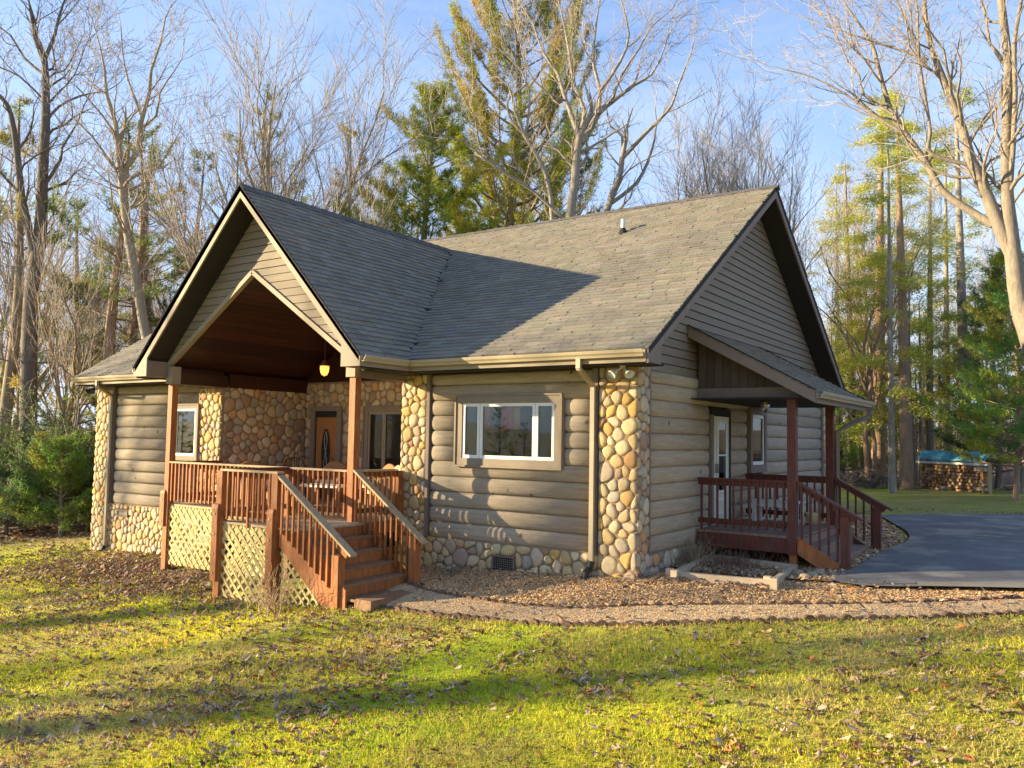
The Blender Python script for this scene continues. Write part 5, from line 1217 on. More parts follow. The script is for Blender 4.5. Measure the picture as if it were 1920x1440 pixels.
# vase-shaped bare tree behind the porch gable
def vase(seed, Hh, r, nl, spread=.42, L=None, maxl=4, dens=1.0, fork=.38, low=True):
    T_ = Tree(seed); rg = T_.rg; hf = Hh*fork; P = [np.array((0, 0, -.3))]
    for i in range(1, 6): P.append(np.array((rg.gauss(0, .10*i*.5), rg.gauss(0, .10*i*.5), hf*i/5)))
    for i in range(5): T_.add(P[i], P[i+1], r*(1.25-.12*i) if i else r*1.5, r*(1.13-.12*i))
    for k in range(nl):
        a = 2*math.pi*k/nl+rg.uniform(-.3, .3); tz = rg.uniform(.5, 1.0); s_ = spread*rg.uniform(.4, 1.2); z0 = hf*rg.uniform(.72, 1.0); p = P[-1]*(z0/hf)
        T_.limb(p, (math.cos(a)*s_, math.sin(a)*s_, 1), (Hh-z0)*rg.uniform(.7, .95), r*rg.uniform(.38, .6), 1, .08, .13, dens, maxl, .5)
    z_ = hf*.45
    while low and z_ < hf*.95:
        a = rg.uniform(0, 6.28); T_.limb(P[-1]*(z_/hf), (math.cos(a), math.sin(a), .6), rg.uniform(1.2, 3.2), .03, 2, .1, .14, .9, 4); z_ += rg.uniform(.8, 1.8)
    return T_
T5 = vase(205, 15.5, .23, 9, .55, dens=1.1, fork=.30); p = foot(470, 29); make_tree('bare_tree', T5, 'broad fan-shaped bare tree directly behind the front gable peak', 'bare tree', p, m_bark, m_twig)

# ---- named conifers
def conifer(px, dist, T_N, label, name='pine_tree', cat='pine tree', mb_=None, group=None, rz=0):
    T_, nd = T_N; return make_tree(name, T_, label, cat, foot(px, dist), mb_ or m_barkp, m_twig, group, extra=[('needles', nd)])
conifer(955, 34, pine(301, 22.3, .30, 8.6, 6.0, OG+OG+OG+YG+MG[:1], .78, 13, .22, .024, conic=False, step=.66, up=.26, fill=.3), 'tallest pine, olive and tawny crown above the main ridge')
conifer(790, 30, pine(302, 15.4, .20, 2.0, 5.6, YG+MG[:2], 1.0, 22, .21, .025, step=.55, fill=.25), 'bright yellow-green pine behind the front gable roof')
conifer(905, 40, pine(303, 15.5, .2, 3, 4.8, MG+YG, .95, 16, .2, .03, step=.65), 'green pine low behind the ridge beside the tallest pine')
conifer(1035, 38, pine(304, 16.8, .2, 8, 4.8, DG+OG[:2], .9, 17, .2, .026, conic=False, step=.95), 'dark flat-branched pine behind the grey bare tree')
conifer(480, 36, pine(305, 18.1, .22, 5.0, 3.5, DG+OG, .6, 12, .2, .03, step=.8), 'dusky pine seen through the fan-shaped bare tree')
conifer(262, 38, pine(306, 15.9, .25, 4.0, 3.6, MG+OG, .55, 12, .2, .03, step=.8), 'pine behind the slender leaning tree, with yellowish top')
conifer(355, 42, pine(307, 17, .24, 3.2, 3.4, MG+DG+OG, .55, 12, .2, .03, step=.8), 'pine left of the gable peak with broken lower branches')
conifer(635, 40, pine(308, 18, .24, 5, 3.0, OG+[(.22,.14,.06)], .55, 12, .2, .03, step=.9), 'sparse tawny pine right of the gable peak')
conifer(205, 33, pine(309, 14.5, .26, 6.2, 3.0, MG+DG, .5, 12, .2, .03, step=.9), 'straight reddish-trunked pine left of the cabin roof', mb_=m_barkr)
conifer(240, 36, pine(310, 15.5, .24, 6.5, 2.8, MG+DG, .5, 12, .2, .03, step=.9), 'second straight pine trunk just above the left roof tip', mb_=m_barkr)
conifer(10, 36, pine(311, 16, .25, 4, 3.6, OG+MG, .5, 12, .2, .03, step=.8), 'ragged pine at the far left edge behind the forked dark tree')
conifer(130, 41, pine(312, 13.5, .24, 3, 3.6, DG+MG, .5, 12, .2, .03, step=.8), 'shadowy pine behind the multi-stemmed pale trees')
# multi-stemmed pale trees on the left
for i, (px, d, lab, s_) in enumerate([(112, 34, 'pale twin-stemmed bare tree left of the cabin corner', 51), (96, 38, 'reddish bare tree behind the shrubs at left', 52), (134, 31.5, 'thin grey sapling trunk in front of the evergreens at left', 53), (28, 38, 'straight grey bare tree behind the forked dark tree', 54), (160, 36, 'light bare tree arching behind the left eave', 55), (330, 37, 'bare tree with pale branches behind the porch rake', 56)]):
    T_ = vase(s_, (11.5, 10, 9.5, 14, 11, 12)[i], (.12, .11, .065, .20, .11, .15)[i], (5, 4, 3, 5, 5, 5)[i], .6, dens=.95, fork=.33); make_tree('bare_tree', T_, lab, 'bare tree', foot(px, d), (m_barkr, m_barkr, m_bark, m_bark, m_barkw, m_barkw)[i], m_twig)
# hemlocks and trunks on the right
for i, (px, d, Hh, r, base, Rm, lab, mb_) in enumerate([
 (1700, 43, 19, .30, 3.6, 4.0, 'hemlock with the clean orange-brown trunk beside the woodpile', m_barkr),
 (1742, 50, 19.5, .20, 4.5, 3.4, 'slim hemlock behind the clean orange-brown trunk', m_barkw),
 (1812, 46, 20.0, .30, 5.4, 3.8, 'hemlock rising behind the blue-covered woodpile', m_bark),
 (1645, 47, 20.5, .36, 4.3, 4.6, 'hemlock with the widest leaning dark foot right of the side porch', m_barkr),
 (1600, 49, 18, .24, 2.6, 4.0, 'mottled hemlock nearest to the side porch roof', m_barkw),
 (1672, 40, 16.5, .13, 2.4, 3.4, 'young hemlock nearer than the clean orange-brown trunk', m_bark),
 (1775, 53, 20, .2, 3.4, 3.8, 'hemlock filling the gap left of the woodpile', m_bark),
 (1572, 56, 19, .22, 4, 3.6, 'feathery hemlock just above the side porch gutter', m_bark)]):
    T_, nd = hemlock(400+i, Hh, r, base, Rm, HG if i != 2 else HG+MG, .88 if i in (0, 3) else .75, lean=((-.25, 0), (.3, 0), (-.2, 0), (.4, 0), (-.3, 0), (0, 0), (.2, 0), (0, 0))[i]); make_tree('hemlock_tree', T_, lab, 'hemlock', foot(px, d), mb_, m_twig, None, [('needles', nd)])
conifer(1905, 37, pine(320, 9.5, .085, 1.3, 2.5, BG+YG, 1.0, 16, .18, .026, step=.22, dead=False), 'young bright pine at the right edge in front of the woodpile end', mb_=m_barkr)
conifer(1868, 45, pine(321, 9.5, .14, .8, 2.9, BG+DG, 1.0, 14, .18, .026, step=.32, dead=False), 'bushy green pine behind the right end of the woodpile')
conifer(1575, 48, pine(322, 5.5, .10, .3, 2.0, BG+DG, .95, 12, .18, .03, step=.35, dead=False), 'small green pine beside the far corner of the cabin')
conifer(128, 28.5, pine(323, 2.75, .06, .15, 1.15, BG+MG, 1.0, 18, .15, .020, step=.17, dead=False, up=.2), 'fluffy light green young pine at the left corner of the cabin', cat='young pine')
conifer(28, 30, pine(324, 2.3, .06, .15, 1.9, [(.10,.17,.06),(.13,.2,.07)], 1.0, 18, .15, .022, step=.18, dead=False), 'low bluish-green young pine at the left edge', cat='young pine')
def shrub(seed, w, h, n, cols, lf=.11, wd=.045):
    T_ = Tree(seed); rg = T_.rg; pts = []
    for k in range(14):
        a = rg.uniform(0, 6.28); T_.limb((rg.gauss(0, w*.12), rg.gauss(0, w*.12), 0), (math.cos(a)*.7, math.sin(a)*.7, 1), h*rg.uniform(.6, 1.0), .03, 2, .02, .2, 1.1, 4)
    for p in T_.fine+T_.mid:
        for t in (.3, .9):
            pts.append([p[j]+(p[j+3]-p[j])*t for j in range(3)])
    rg.shuffle(pts); pts = pts[:n]; pts = [(x*w/1.5 if False else x, y, z) for x, y, z in pts]
    return T_, needles('leaves', pts, 7, lf, wd, cols, seed, up=.3, spread=.08)
for px, d, w, h, lab, cols in ((150, 30, 3, 4.6, 'tall rhododendron thicket beside the left corner', [(.06,.10,.03),(.10,.14,.035),(.16,.19,.05)]), (70, 32, 3, 3.6, 'dark rhododendron behind the young pines', [(.04,.065,.025),(.07,.10,.03)]), (100, 36, 3, 4.4, 'yellow-leaved shrub between the rhododendrons', [(.13,.15,.03),(.24,.24,.05)]), (1500, 46, 3, 3, 'low evergreen shrub behind the cabin', DG)):
    T_, nd = shrub(int(px)+7, w, h, 2600, cols); make_tree('rhododendron', T_, lab, 'shrub', foot(px, d), m_bark, m_twig, None, [('leaves', nd)])

# ---- background woods: copies of a few trees, each its own object
protos = []
for i in range(6):
    T_ = vase(500+i, (14, 13, 15.5, 12, 14.5, 11)[i], (.15, .12, .19, .10, .15, .09)[i], (5, 4, 6, 4, 6, 3)[i], (.32, .4, .3, .4, .5, .35)[i], dens=.92, fork=(.4, .5, .35, .45, .4, .5)[i]); ms = T_.meshes((m_barkw, m_bark, m_bark, m_barkr, m_barkw, m_bark)[i], m_twig); protos.append(ms)
pp = []
for i in range(2):
    T_, nd = pine(600+i, 11+i*3, .18, 4, 3.2, MG+DG+OG, .75, 9, .24, .04, step=.95); pp.append(T_.meshes(m_barkp, m_twig)+[('needles', nd)])
for i in range(1):
    T_, nd = hemlock(620+i, 9, .10, 1.0, 2.6, HG+MG, .7, nn=9, ln=.11, wd=.045); pp.append(T_.meshes(m_bark, m_twig)+[('needles', nd)])
rg = random.Random(77)
LBN = ['pale-barked', 'grey', 'wide-crowned grey', 'thin reddish', 'pale wide-forked', 'skinny grey']
def where(px, d):
    a = 'behind the left wing roof' if px < 330 else 'behind the front gable' if px < 720 else 'behind the main ridge' if px < 1240 else 'beyond the side gable peak' if px < 1560 else 'in the woods right of the side porch' if px < 1760 else 'in the woods above the woodpile'
    return a+(', nearer rank' if d < 50 else ', middle rank' if d < 62 else ', farthest rank')
def inst(ms, name, loc, rz, sc, label, cat, group):
    t = thing(name, label, cat, loc, rz, group); t.scale = (sc, sc, sc)
    for n, me in ms:
        if me:
            o = put(n, me, t)
            if n != 'trunk': o['kind'] = 'stuff'
    return t
GB = 'bare trees in the woods behind the cabin'; LB = 'bare leafless tree among the crowd in the woods behind the cabin'
spots = []
for k in range(28): spots.append((rg.uniform(1240, 1960), rg.uniform(40, 78)))
for k in range(14): spots.append((rg.uniform(1180, 1480), rg.uniform(36, 60)))
for k in range(9): spots.append((rg.uniform(-20, 720), rg.uniform(44, 80)))
for k in range(14): spots.append((rg.uniform(700, 1150), rg.uniform(45, 75)))
for px, d in spots:
    q = rg.randrange(6); inst(protos[q], 'bare_tree', foot(px, d), rg.uniform(0, 6.28), rg.uniform(.85, 1.25) if px < 1180 else rg.uniform(.9, 1.2), LBN[q]+' bare tree '+where(px, d), 'bare tree', GB)
for k in range(5):
    px, d, q = rg.uniform(-20, 700), rg.uniform(48, 70), rg.randrange(2); inst(pp[q], 'pine_tree', foot(px, d), rg.uniform(0, 6.28), rg.uniform(.85, 1.2), ('short' if q == 0 else 'tall')+' green pine '+where(px, d), 'pine tree', 'pines deep in the woods')
for k in range(20):
    px, d = rg.uniform(1540, 1940), rg.uniform(46, 68); inst(pp[2] if k % 3 else pp[0], 'evergreen_tree', foot(px, d), rg.uniform(0, 6.28), rg.uniform(.55, 1.1), ('feathery yellow-green' if k % 3 else 'dark green')+' evergreen '+where(px, d), 'evergreen', 'small evergreens in the woods at right')
for k in range(26):  # pines out of view, added so the front panes reflect dark woods
    a = R_(rg.uniform(188, 262)); d = rg.uniform(62, 90); x, y = d*math.sin(a), d*math.cos(a); inst(pp[k % 2], 'pine_tree', (x, y, gz(x, y)-.2), rg.uniform(0, 6.28), rg.uniform(.5, .7), 'low unseen pine added across from the cabin to darken the window reflections', 'pine tree', 'unseen pines added for the window reflections')
# undergrowth: countless saplings and dead stalks
def brushwood(name, n, fx, fd, hmin, hmax, seed, mt):
    T_ = Tree(seed); r = T_.rg
    for _ in range(n):
        x, y, z = foot(fx(r), fd(r)); T_.limb((x, y, z-.1), (r.gauss(0, .25), r.gauss(0, .25), 1), r.uniform(hmin, hmax), .022, 2, .05, .12, .9, 4, .7, .008)
    me = seg_mesh(name, T_.thick+T_.mid+T_.fine, 3, mt); return put(name, me, kind='stuff')
brushwood('undergrowth', 150, lambda r: r.uniform(1500, 1960), lambda r: r.uniform(50, 66), 1.5, 5, 71, m_barkw)
brushwood('undergrowth', 16, lambda r: r.uniform(-40, 200), lambda r: r.uniform(36, 52), 1.5, 4.5, 72, m_twig)
# distant wooded rise closing the view
def far_wood():
    r = np.random.default_rng(5); T_ = []
    n = 2600; px = r.uniform(-150, 2080, n); d = r.uniform(82, 125, n); h = r.uniform(2, 9, n)*r.uniform(.5, 1, n); h = np.where(px < 1200, h*.4, h*.85)
    vx = CW[0]+CR[0]*(px-960)/F; vy = CW[1]+CR[1]*(px-960)/F; L = np.hypot(vx, vy); X = CAM[0]+vx/L*d; Y = CAM[1]+vy/L*d; Z = gza(X, Y)+(d-80)*.03-1
    s = []
    for i in range(n):
        s.append((X[i], Y[i], Z[i], X[i]+r.normal(0, .5), Y[i]+r.normal(0, .5), Z[i]+h[i], .06+h[i]*.008, .015))
        for k in range(5):
            a = r.uniform(.25, .95); q = r.normal(0, 1, 2)*h[i]*.13; s.append((X[i], Y[i], Z[i]+h[i]*a, X[i]+q[0], Y[i]+q[1], Z[i]+h[i]*min(1.1, a+.22), .035, .012))
    put('far_woods', seg_mesh('far_woods', s, 3, mat('far_bark', (.36, .30, .22), .9)), kind='stuff')
far_wood()
ridx = np.linspace(-260, 260, 60); 
def hill(x, y): 
    return -3+9.0*np.clip((np.hypot(x-CAM[0], y-CAM[1])-95)/75, 0, 1)**1.1
hx = []; 
A_r = np.array([80, 95, 110, 130, 150, 175, 200, 240]); TH = np.linspace(-180, 180, 180)  # carried full circle: the unseen part is added to darken window reflections
V = []
for a in A_r:
    for th in TH: V.append((CAM[0]+a*math.sin(R_(th)), CAM[1]+a*math.cos(R_(th)), -2.2+4.2*max(0, (a-88))/90*(1+.25*math.sin(th*.13)+.15*math.sin(th*.31))))
i = (np.arange(len(TH)-1)[None, :]+len(TH)*np.arange(len(A_r)-1)[:, None]).ravel(); put('wooded_hill', np_mesh('wooded_hill', V, np.c_[i, i+1, i+len(TH)+1, i+len(TH)], mat('hill_litter', (.22, .17, .11), .95, noise=.4, scale=.8, second=(.13, .14, .05), s2=.3, coord='Position'), True), kind='structure')

# ---- trees behind and left of the camera whose long shadows cross the lawn, the wall and the roof
def shade_tree(cval, dist_from_origin, T_, sc=1.0, lab='', nd=None):
    # line of shadow: x*cos(az)-y*sin(az)=cval
    x = -dist_from_origin*math.sin(AZ)+cval*math.cos(AZ); y = -dist_from_origin*math.cos(AZ)-cval*math.sin(AZ)
    t = make_tree('bare_tree' if nd is None else 'pine_tree', T_, lab, 'bare tree' if nd is None else 'pine tree', (x, y, gz(x, y)-.1), m_bark, m_twig, None, [('needles', nd)] if nd else ()); t.scale = (sc, sc, sc); return t
SHL = ['bare oak off to the left whose trunk shades the middle of the lawn', 'bare oak off to the left shading the nearest strip of lawn', 'slender bare tree off to the left shading the lawn before the stair', 'bare tree off to the left shading the wall by the right downspout', 'bare tree off to the left shading the left wing logs', 'far bare tree off to the left, widest crown of the row']
for i, (c, dd, r, Hh, fk) in enumerate([(3.8, 44, .24, 19, .66), (7.0, 34, .12, 17, .66), (2.0, 58, .20, 23, .6), (-.75, 40, .19, 20, .7), (-7.6, 46, .15, 20, .7), (-3.2, 62, .15, 24, .62)]):
    shade_tree(c, dd, vase(700+i, Hh, r, 5 if i == 3 else 4, .35, dens=.8 if i == 3 else .55, fork=fk if i != 3 else .5, maxl=3 if i == 3 else 2, low=False), 1, SHL[i])

# ------------------------------------------------------------------ woodpile
WP = np.array(foot(1724, 43.8)); WQ = np.array(foot(1846, 41.2)); dv = WQ-WP; WL = np.linalg.norm(dv[:2]); wa_ = math.atan2(dv[1], dv[0])
wpt = thing('firewood_stack', 'stacked split firewood under a blue tarp at the edge of the woods', 'woodpile', tuple(WP), wa_)
CE = [(.55,.30,.13),(.48,.25,.11),(.40,.20,.09),(.62,.38,.18),(.30,.17,.10),(.50,.34,.2)]
rg = random.Random(9); sh = []
for k in range(5):
    n = (4, 5, 3, 6, 4)[k]; P = [( (.11+rg.uniform(-.03, .03))*math.cos(2*math.pi*j/n+k), (.085+rg.uniform(-.02, .02))*math.sin(2*math.pi*j/n+k)) for j in range(n)]; sh.append(P)
zz = .06; row = 0
while zz < 1.22:
    x = .10+(row % 2)*.08
    while x < WL-.05:
        P = sh[rg.randrange(5)]; m = MB().prism([(a*.9, b) for a, b in P], 'y', 0, .42+rg.uniform(-.03, .05), CE[rg.randrange(6)]); m.v = [(a+x, b+rg.uniform(-.0, .0), c+zz+rg.uniform(-.004, .004)) for a, b, c in m.v]
        o = put('firewood_log', m.mesh('firewood_log', m_wood_end), wpt); o.location = (0, rg.uniform(-.07, .05), 0); x += .20+rg.uniform(-.02, .02)
    zz += .145; row += 1
for x in (-.06, WL+.02): put('stack_post', MB().box(x-.04, x+.04, .1, .3, -.05, 1.3).mesh('stack_post', m_cap), wpt)
for k in range(4): put('crossed_plank', MB().box(WL-.55, WL+.12, -.08-k*.004, .0, .12+k*.28, .26+k*.28).mesh('crossed_plank', m_timber), wpt) if k in (0, 3) else None
put('top_board', MB().box(-.12, WL+.2, -.10, -.06, 1.20, 1.29).mesh('top_board', m_white), wpt)
def tarp():
    nx, ny = 26, 8; V = []
    for j in range(ny+1):
        for i_ in range(nx+1):
            u, v = i_/nx, j/ny; V.append((-.1+u*(WL+.15)+.02*math.sin(v*9), -.14+v*.95, 1.29+.52*math.sin(math.pi*min(1, .05+v*.6))**.9-(.12 if j in (0,) else 0)*0+.025*math.sin(u*31+v*5)+.02*math.sin(u*13-v*11)-.05*u))
    ii = (np.arange(nx)[None, :]+(nx+1)*np.arange(ny)[:, None]).ravel(); return np_mesh('tarp', V, np.c_[ii, ii+1, ii+nx+2, ii+nx+1], m_tarp, True)
tp = put('tarp', tarp(), None, tuple(WP)); tp.rotation_euler = (0, 0, wa_); tag(tp, 'rumpled blue tarp spread over the firewood stack', 'tarp'); tp.modifiers.new('s', 'SOLIDIFY').thickness = .01
bk = put('lone_log', MB().tube([(0, -.25, .11), (.5, -.22, .11)], .11, 10, (.35, .26, .2)).mesh('lone_log', m_wood_end), None, (WP[0]+math.cos(wa_)*1.5, WP[1]+math.sin(wa_)*1.5, WP[2]-.02)); tag(bk, 'single round log lying in front of the firewood stack', 'log'); bk.rotation_euler = (0, 0, wa_)
# stump with a brush heap
T_ = Tree(88); c = foot(1620, 44)
for k in range(420):
    a = T_.rg.uniform(0, 6.28); r = abs(T_.rg.gauss(0, 1.5)); h = max(0.05, 1.05-.3*r); T_.add((r*math.cos(a), r*math.sin(a)*.6, T_.rg.uniform(0, h)), (r*math.cos(a)+T_.rg.gauss(0, .5), r*math.sin(a)*.6+T_.rg.gauss(0, .4), max(.02, T_.rg.uniform(0, h)+T_.rg.gauss(0, .1))), .016, .007)
o = thing('brush_pile', 'low heap of dead brushwood at the edge of the woods beside the side porch steps', 'brush pile', c); put('branches', seg_mesh('branches', T_.thick+T_.mid+T_.fine, 4, m_twigd), o, kind='stuff')

# ------------------------------------------------------------------ ground cover
NR = np.random.default_rng(21)
def in_poly(x, y, poly):
    ins = np.zeros(len(x), bool); n = len(poly)
    for i in range(n):
        x0, y0 = poly[i]; x1, y1 = poly[(i+1) % n]; c = ((y0 > y) != (y1 > y)) & (x < (x1-x0)*(y-y0)/(y1-y0+1e-12)+x0); ins ^= c
    return ins
BEDP = np.vstack([outer, [(12, 1.2), (12, 4), (7, 4.5), (5, 3), (3.3, 2.3), (0, 2.5), (-4.2, .3), (-4.4, -1.2)], ]).tolist()
DRP = np.vstack([d1, d2[::-1]]).tolist(); SIDEP = np.vstack([p1, p2[::-1]]).tolist()
HOUSEP = [(-15.2, 0), (.1, 0), (.1, 11.2), (-15.2, 11.2)]; DECKP = [(-10.1, 0), (-10.1, -1.35), (-6.42, -1.35), (-6.42, -2.78), (-3.3, -2.78), (-3.3, -1.3), (-4.6, -1.2), (-4.6, 0)]
def fan(n, r0, r1, a0=-82, a1=14, pw=1.0):
    a = np.radians(NR.uniform(a0, a1, n)); r = r0+(r1-r0)*NR.uniform(0, 1, n)**pw; return CAM[0]+r*np.sin(a), CAM[1]+r*np.cos(a), r
def free(x, y):
    k = ~in_poly(x, y, BEDP) & ~in_poly(x, y, HOUSEP) & ~in_poly(x, y, DRP) & ~in_poly(x, y, SIDEP); return k
def vnoise(x, y, s, seed):
    r = np.random.default_rng(seed); G = r.uniform(0, 1, (64, 64)); u = (x*s) % 63; v = (y*s) % 63; i = u.astype(int); j = v.astype(int); fu = u-i; fv = v-j; fu = fu*fu*(3-2*fu); fv = fv*fv*(3-2*fv)
    return (G[i, j]*(1-fu)+G[i+1, j]*fu)*(1-fv)+(G[i, j+1]*(1-fu)+G[i+1, j+1]*fu)*fv
x, y, r = fan(600000, 5.0, 24, pw=1.3); k = free(x, y) & ~in_poly(x, y, DECKP) & (NR.uniform(0, 1, len(x)) < .35+.65*(vnoise(x, y, 1.3, 3)*.6+vnoise(x, y, 5, 4)*.6)); x, y, r = x[k], y[k], r[k]; n = len(x)
z = gza(x, y)+.005; h = NR.uniform(.014, .040, n)*(1+.02*r)*(.6+.9*vnoise(x, y, 2.1, 8)); a = NR.uniform(0, 6.283, n); w = NR.uniform(.0025, .005, n)*(1+.08*r); lx, ly = NR.normal(0, .5, n)*h, NR.normal(0, .5, n)*h
V = np.stack([np.c_[x-np.cos(a)*w, y-np.sin(a)*w, z], np.c_[x+np.cos(a)*w, y+np.sin(a)*w, z], np.c_[x+lx, y+ly, z+h]], 1).reshape(-1, 3)
g = NR.uniform(.75, 1.3, n); dead = NR.uniform(0, 1, n) < .12; g = g*(.72+.55*vnoise(x, y, .9, 14)); C_ = np.c_[g, g, g]; C_[dead] *= np.array([1.35, .95, 1.4]); C_ = np.repeat(C_, 3, axis=0)
put('grass', np_mesh('grass', V, np.arange(n*3).reshape(-1, 3), m_blade, False, C_), kind='stuff')
LP = np.array([(.36,.22,.13),(.44,.30,.19),(.27,.15,.09),(.48,.35,.22),(.19,.11,.08),(.46,.19,.07),(.36,.27,.20),(.56,.42,.28)])
def leaves(name, x, y, size, seed, pal=LP, lift=.0, zoff=None):
    r = np.random.default_rng(seed); n = len(x); z = gza(x, y)+.008+lift if zoff is None else zoff
    a = r.uniform(0, 6.283, n); s = size*r.uniform(.6, 1.3, n); tilt = r.normal(0, .45, (n, 2)); curl = r.uniform(-.1, .55, n)
    # oak-like outline, two halves folded along the midrib
    O = [(-1, 0), (-.45, .42), (-.1, .25), (.3, .5), (.55, .22), (1, 0), (.55, -.22), (.3, -.5), (-.1, -.25), (-.45, -.42)]; V = np.zeros((n, 10, 3))
    for i, (u, v) in enumerate(O):
        px_ = u*s*.5*1.15; py_ = v*s*.62; pz_ = np.abs(v)*s*curl+u*s*.18*(r.normal(0, 1)); X = px_*np.cos(a)-py_*np.sin(a); Y = px_*np.sin(a)+py_*np.cos(a)
        V[:, i] = np.c_[x+X, y+Y, z+pz_+tilt[:, 0]*X+tilt[:, 1]*Y+.012]
    V[:, :, 2] = np.maximum(V[:, :, 2], (z+.002)[:, None]); b = (np.arange(n)*10)[:, None]
    F_ = np.vstack([np.hstack([b+0, b+i_, b+i_+1]) for i_ in range(1, 4)]+[np.hstack([b+0, b+4, b+5])]+[np.hstack([b+0, b+i_, b+i_+1]) for i_ in range(5, 9)])
    C_ = np.repeat(pal[r.integers(0, len(pal), n)]*r.uniform(.7, 1.25, (n, 1)), 10, axis=0); return put(name, np_mesh(name, V.reshape(-1, 3), F_, m_dry, False, C_), kind='stuff')
x, y, r = fan(70000, 5.0, 30, pw=1.1); pr_ = (vnoise(x, y, .55, 11)*.55+vnoise(x, y, 1.9, 12)*.45+vnoise(x, y, 6, 13)*.25)**4.2*1.1+.03; pr_ += .9*np.exp(-((x+8.5)**2/9+(y+3.2)**2/2.2)); pr_ += .30*np.clip((1-x)/10, 0, 1)+.12*np.clip((x-3)/4, 0, 1)
k = free(x, y) & (NR.uniform(0, 1, len(x)) < pr_) & ~in_poly(x, y, [(-10, -1.2), (-6.3, -1.2), (-6.3, -2.7), (-3.4, -2.7), (-3.4, 0), (-10, 0)]); leaves('fallen_leaves', x[k], y[k], .080, 31)
x, y, r = fan(60000, 5.0, 22, pw=1.15); pr_ = (vnoise(x, y, 1.1, 15)*.6+vnoise(x, y, 4.3, 16)*.6)**2.2*.75
k = free(x, y) & (NR.uniform(0, 1, len(x)) < pr_) & ~in_poly(x, y, [(-10, -1.2), (-6.3, -1.2), (-6.3, -2.7), (-3.4, -2.7), (-3.4, 0), (-10, 0)]); leaves('leaf_fragments', x[k], y[k], .038, 35)
x = NR.normal(-10.5, 2.6, 5200); y = -1.4+NR.normal(0, 1.0, 5200)*(.8+.2*np.abs(x+10)/3); k = (y < -.1) | (x < -15.3); k &= ~in_poly(x, y, [(-10, -1.2), (-6.3, -1.2), (-6.3, -2.7), (-3.4, -2.7), (-3.4, 0), (-10, 0)]); leaves('leaf_drift', x[k], y[k], .10, 32, LP[[0, 2, 4, 1, 6]])
x, y, r = fan(9000, 24, 48, -72, 2); k = (wood_mask(x, y) > .5); leaves('woodland_litter', x[k], y[k], .16, 33)
# chips on the mulch bed and stones on the gravel path
def chips(name, A, B, n, size, pal, seed, flat=.35, off=.05):
    r = np.random.default_rng(seed); u = r.uniform(0, 1, n); v = r.uniform(0, 1, n); i = (u*(len(A)-1)).astype(int); fu = (u*(len(A)-1)-i)[:, None]
    a = A[i]*(1-fu)+A[np.minimum(i+1, len(A)-1)]*fu; b = B[i]*(1-fu)+B[np.minimum(i+1, len(B)-1)]*fu; P = a+(b-a)*v[:, None]; k = ~in_poly(P[:, 0], P[:, 1], HOUSEP); P = P[k]; n = len(P)
    z = gza(P[:, 0], P[:, 1])+off; th = r.uniform(0, 6.28, n); s = size*r.uniform(.5, 1.4, n); e = r.uniform(.3, .8, n); X = np.c_[np.cos(th), np.sin(th), r.normal(0, flat, n)]*s[:, None]*.5; Y = np.c_[-np.sin(th), np.cos(th), r.normal(0, flat, n)]*(s*e)[:, None]*.5
    Cn = np.c_[P, z]; T3 = np.array([0, 0, 1.])*(s*.35)[:, None]; V = np.stack([Cn-X-Y, Cn+X-Y, Cn+X+Y, Cn-X+Y, Cn+T3], 1).reshape(-1, 3); b_ = (np.arange(n)*5)[:, None]
    F_ = np.vstack([np.hstack([b_+q, b_+(q+1) % 4, b_+4]) for q in range(4)]); C_ = np.repeat(pal[r.integers(0, len(pal), n)]*r.uniform(.75, 1.25, (n, 1)), 5, axis=0); return put(name, np_mesh(name, V, F_, m_chip, False, C_), kind='stuff')
MP = np.array([1.08,1.0,.82])*np.array([(.52,.34,.18),(.42,.26,.14),(.30,.17,.10),(.60,.42,.24),(.66,.48,.28)]); GP = np.array([(.64,.44,.23),(.53,.35,.18),(.70,.52,.29),(.40,.26,.15),(.56,.36,.18)])
chips('bark_chips', hl, inner, 70000, .029, MP, 41, .4, .014); chips('gravel', inner, outer, 52000, .018, GP, 42, .2, .021); chips('bark_chips', p1, p2, 5000, .06, MP, 43, .45, .055)
x = np.r_[NR.uniform(-4, 6, 900), NR.uniform(.3, 1.9, 500)]; y = np.r_[NR.uniform(-2.6, 1.5, 900), NR.uniform(0, 1.8, 500)]; k = ~in_poly(x, y, HOUSEP) & in_poly(x, y, BEDP); leaves('bed_leaves', x[k], y[k], .08, 34, LP, .04)
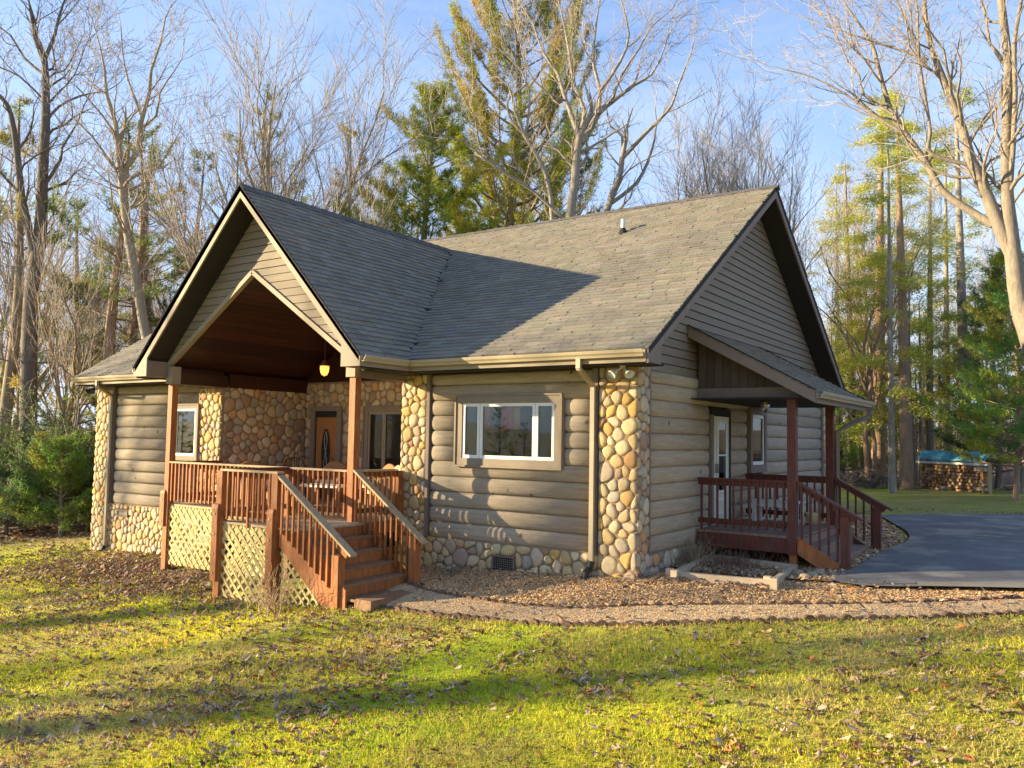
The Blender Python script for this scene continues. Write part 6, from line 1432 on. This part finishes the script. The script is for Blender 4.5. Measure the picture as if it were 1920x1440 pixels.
# dry tufts
def tuft(loc, n, h, lab, seed, cat='dry grass', sp_=.25, mt=None):
    T_ = Tree(seed)
    for _ in range(n):
        a = T_.rg.uniform(0, 6.28); r_0 = abs(T_.rg.gauss(0, sp_)); T_.limb((r_0*math.cos(a), r_0*math.sin(a), 0), (T_.rg.gauss(0, .35), T_.rg.gauss(0, .35), 1), h*T_.rg.uniform(.4, 1), .006, 3, -.03, .22, .35, 4, .6, .0035)
    o = thing('dry_plant', lab, cat, loc); put('stalks', seg_mesh('stalks', T_.thick+T_.mid+T_.fine, 3, mt or m_straw), o, kind='stuff')
m_straw = mat('straw', (.42, .29, .17), .9, noise=.2)
def gp(x, y, dx=0, dy=0): p = ground_px(x, y); return (p[0]+dx, p[1]+dy, gz(p[0]+dx, p[1]+dy)+.03)
tuft(gp(1300, 1062), 130, .55, 'clump of dry tan stalks at the back corner of the raised bed', 61, sp_=.22)
tuft(gp(1385, 1070), 110, .32, 'low tangle of dead reddish stems inside the raised bed', 62, sp_=.35, mt=mat('dead_stem', (.22, .13, .10), .9))
tuft(gp(505, 1150), 60, .75, 'thin dry weeds standing against the middle lattice panel', 63, sp_=.18)
tuft(gp(365, 1085), 26, .6, 'bare little twigs in front of the left lattice panel', 64, sp_=.25)
tuft(gp(845, 1078), 120, .10, 'greyish creeping herb at the foot of the stone skirt', 65, sp_=.3, mt=mat('sage', (.22, .22, .14), .9))
tuft((1.0, 3.2, .05), 60, .6, 'wiry dead stems under the side deck', 66, sp_=.3)
# low rounded stones beside the raised bed
for k, (px, py) in enumerate([(1497, 1082), (1510, 1090), (1522, 1086), (1535, 1080)]):
    g0 = gp(px, py); m = MB().lathe([(.02, .09), (.07, .075), (.10, .03), (.09, -.03)], n=8); m.v = [(a*random.uniform(.8, 1.3), b*random.uniform(.7, 1.1), c) for a, b, c in m.v]
    o = put('rock', m.mesh('rock', mat('rock_%s' % 'abcd'[k], (.36, .27, .18), .9, noise=.3, scale=12, bump=.5), True), None, g0); tag(o, ['leftmost small rock by the pale timber corner', 'second small rock right of the pale timber corner', 'third small rock nearer the side deck post', 'rock closest to the side deck steps'][k], 'rock', 'rocks beside the raised bed')
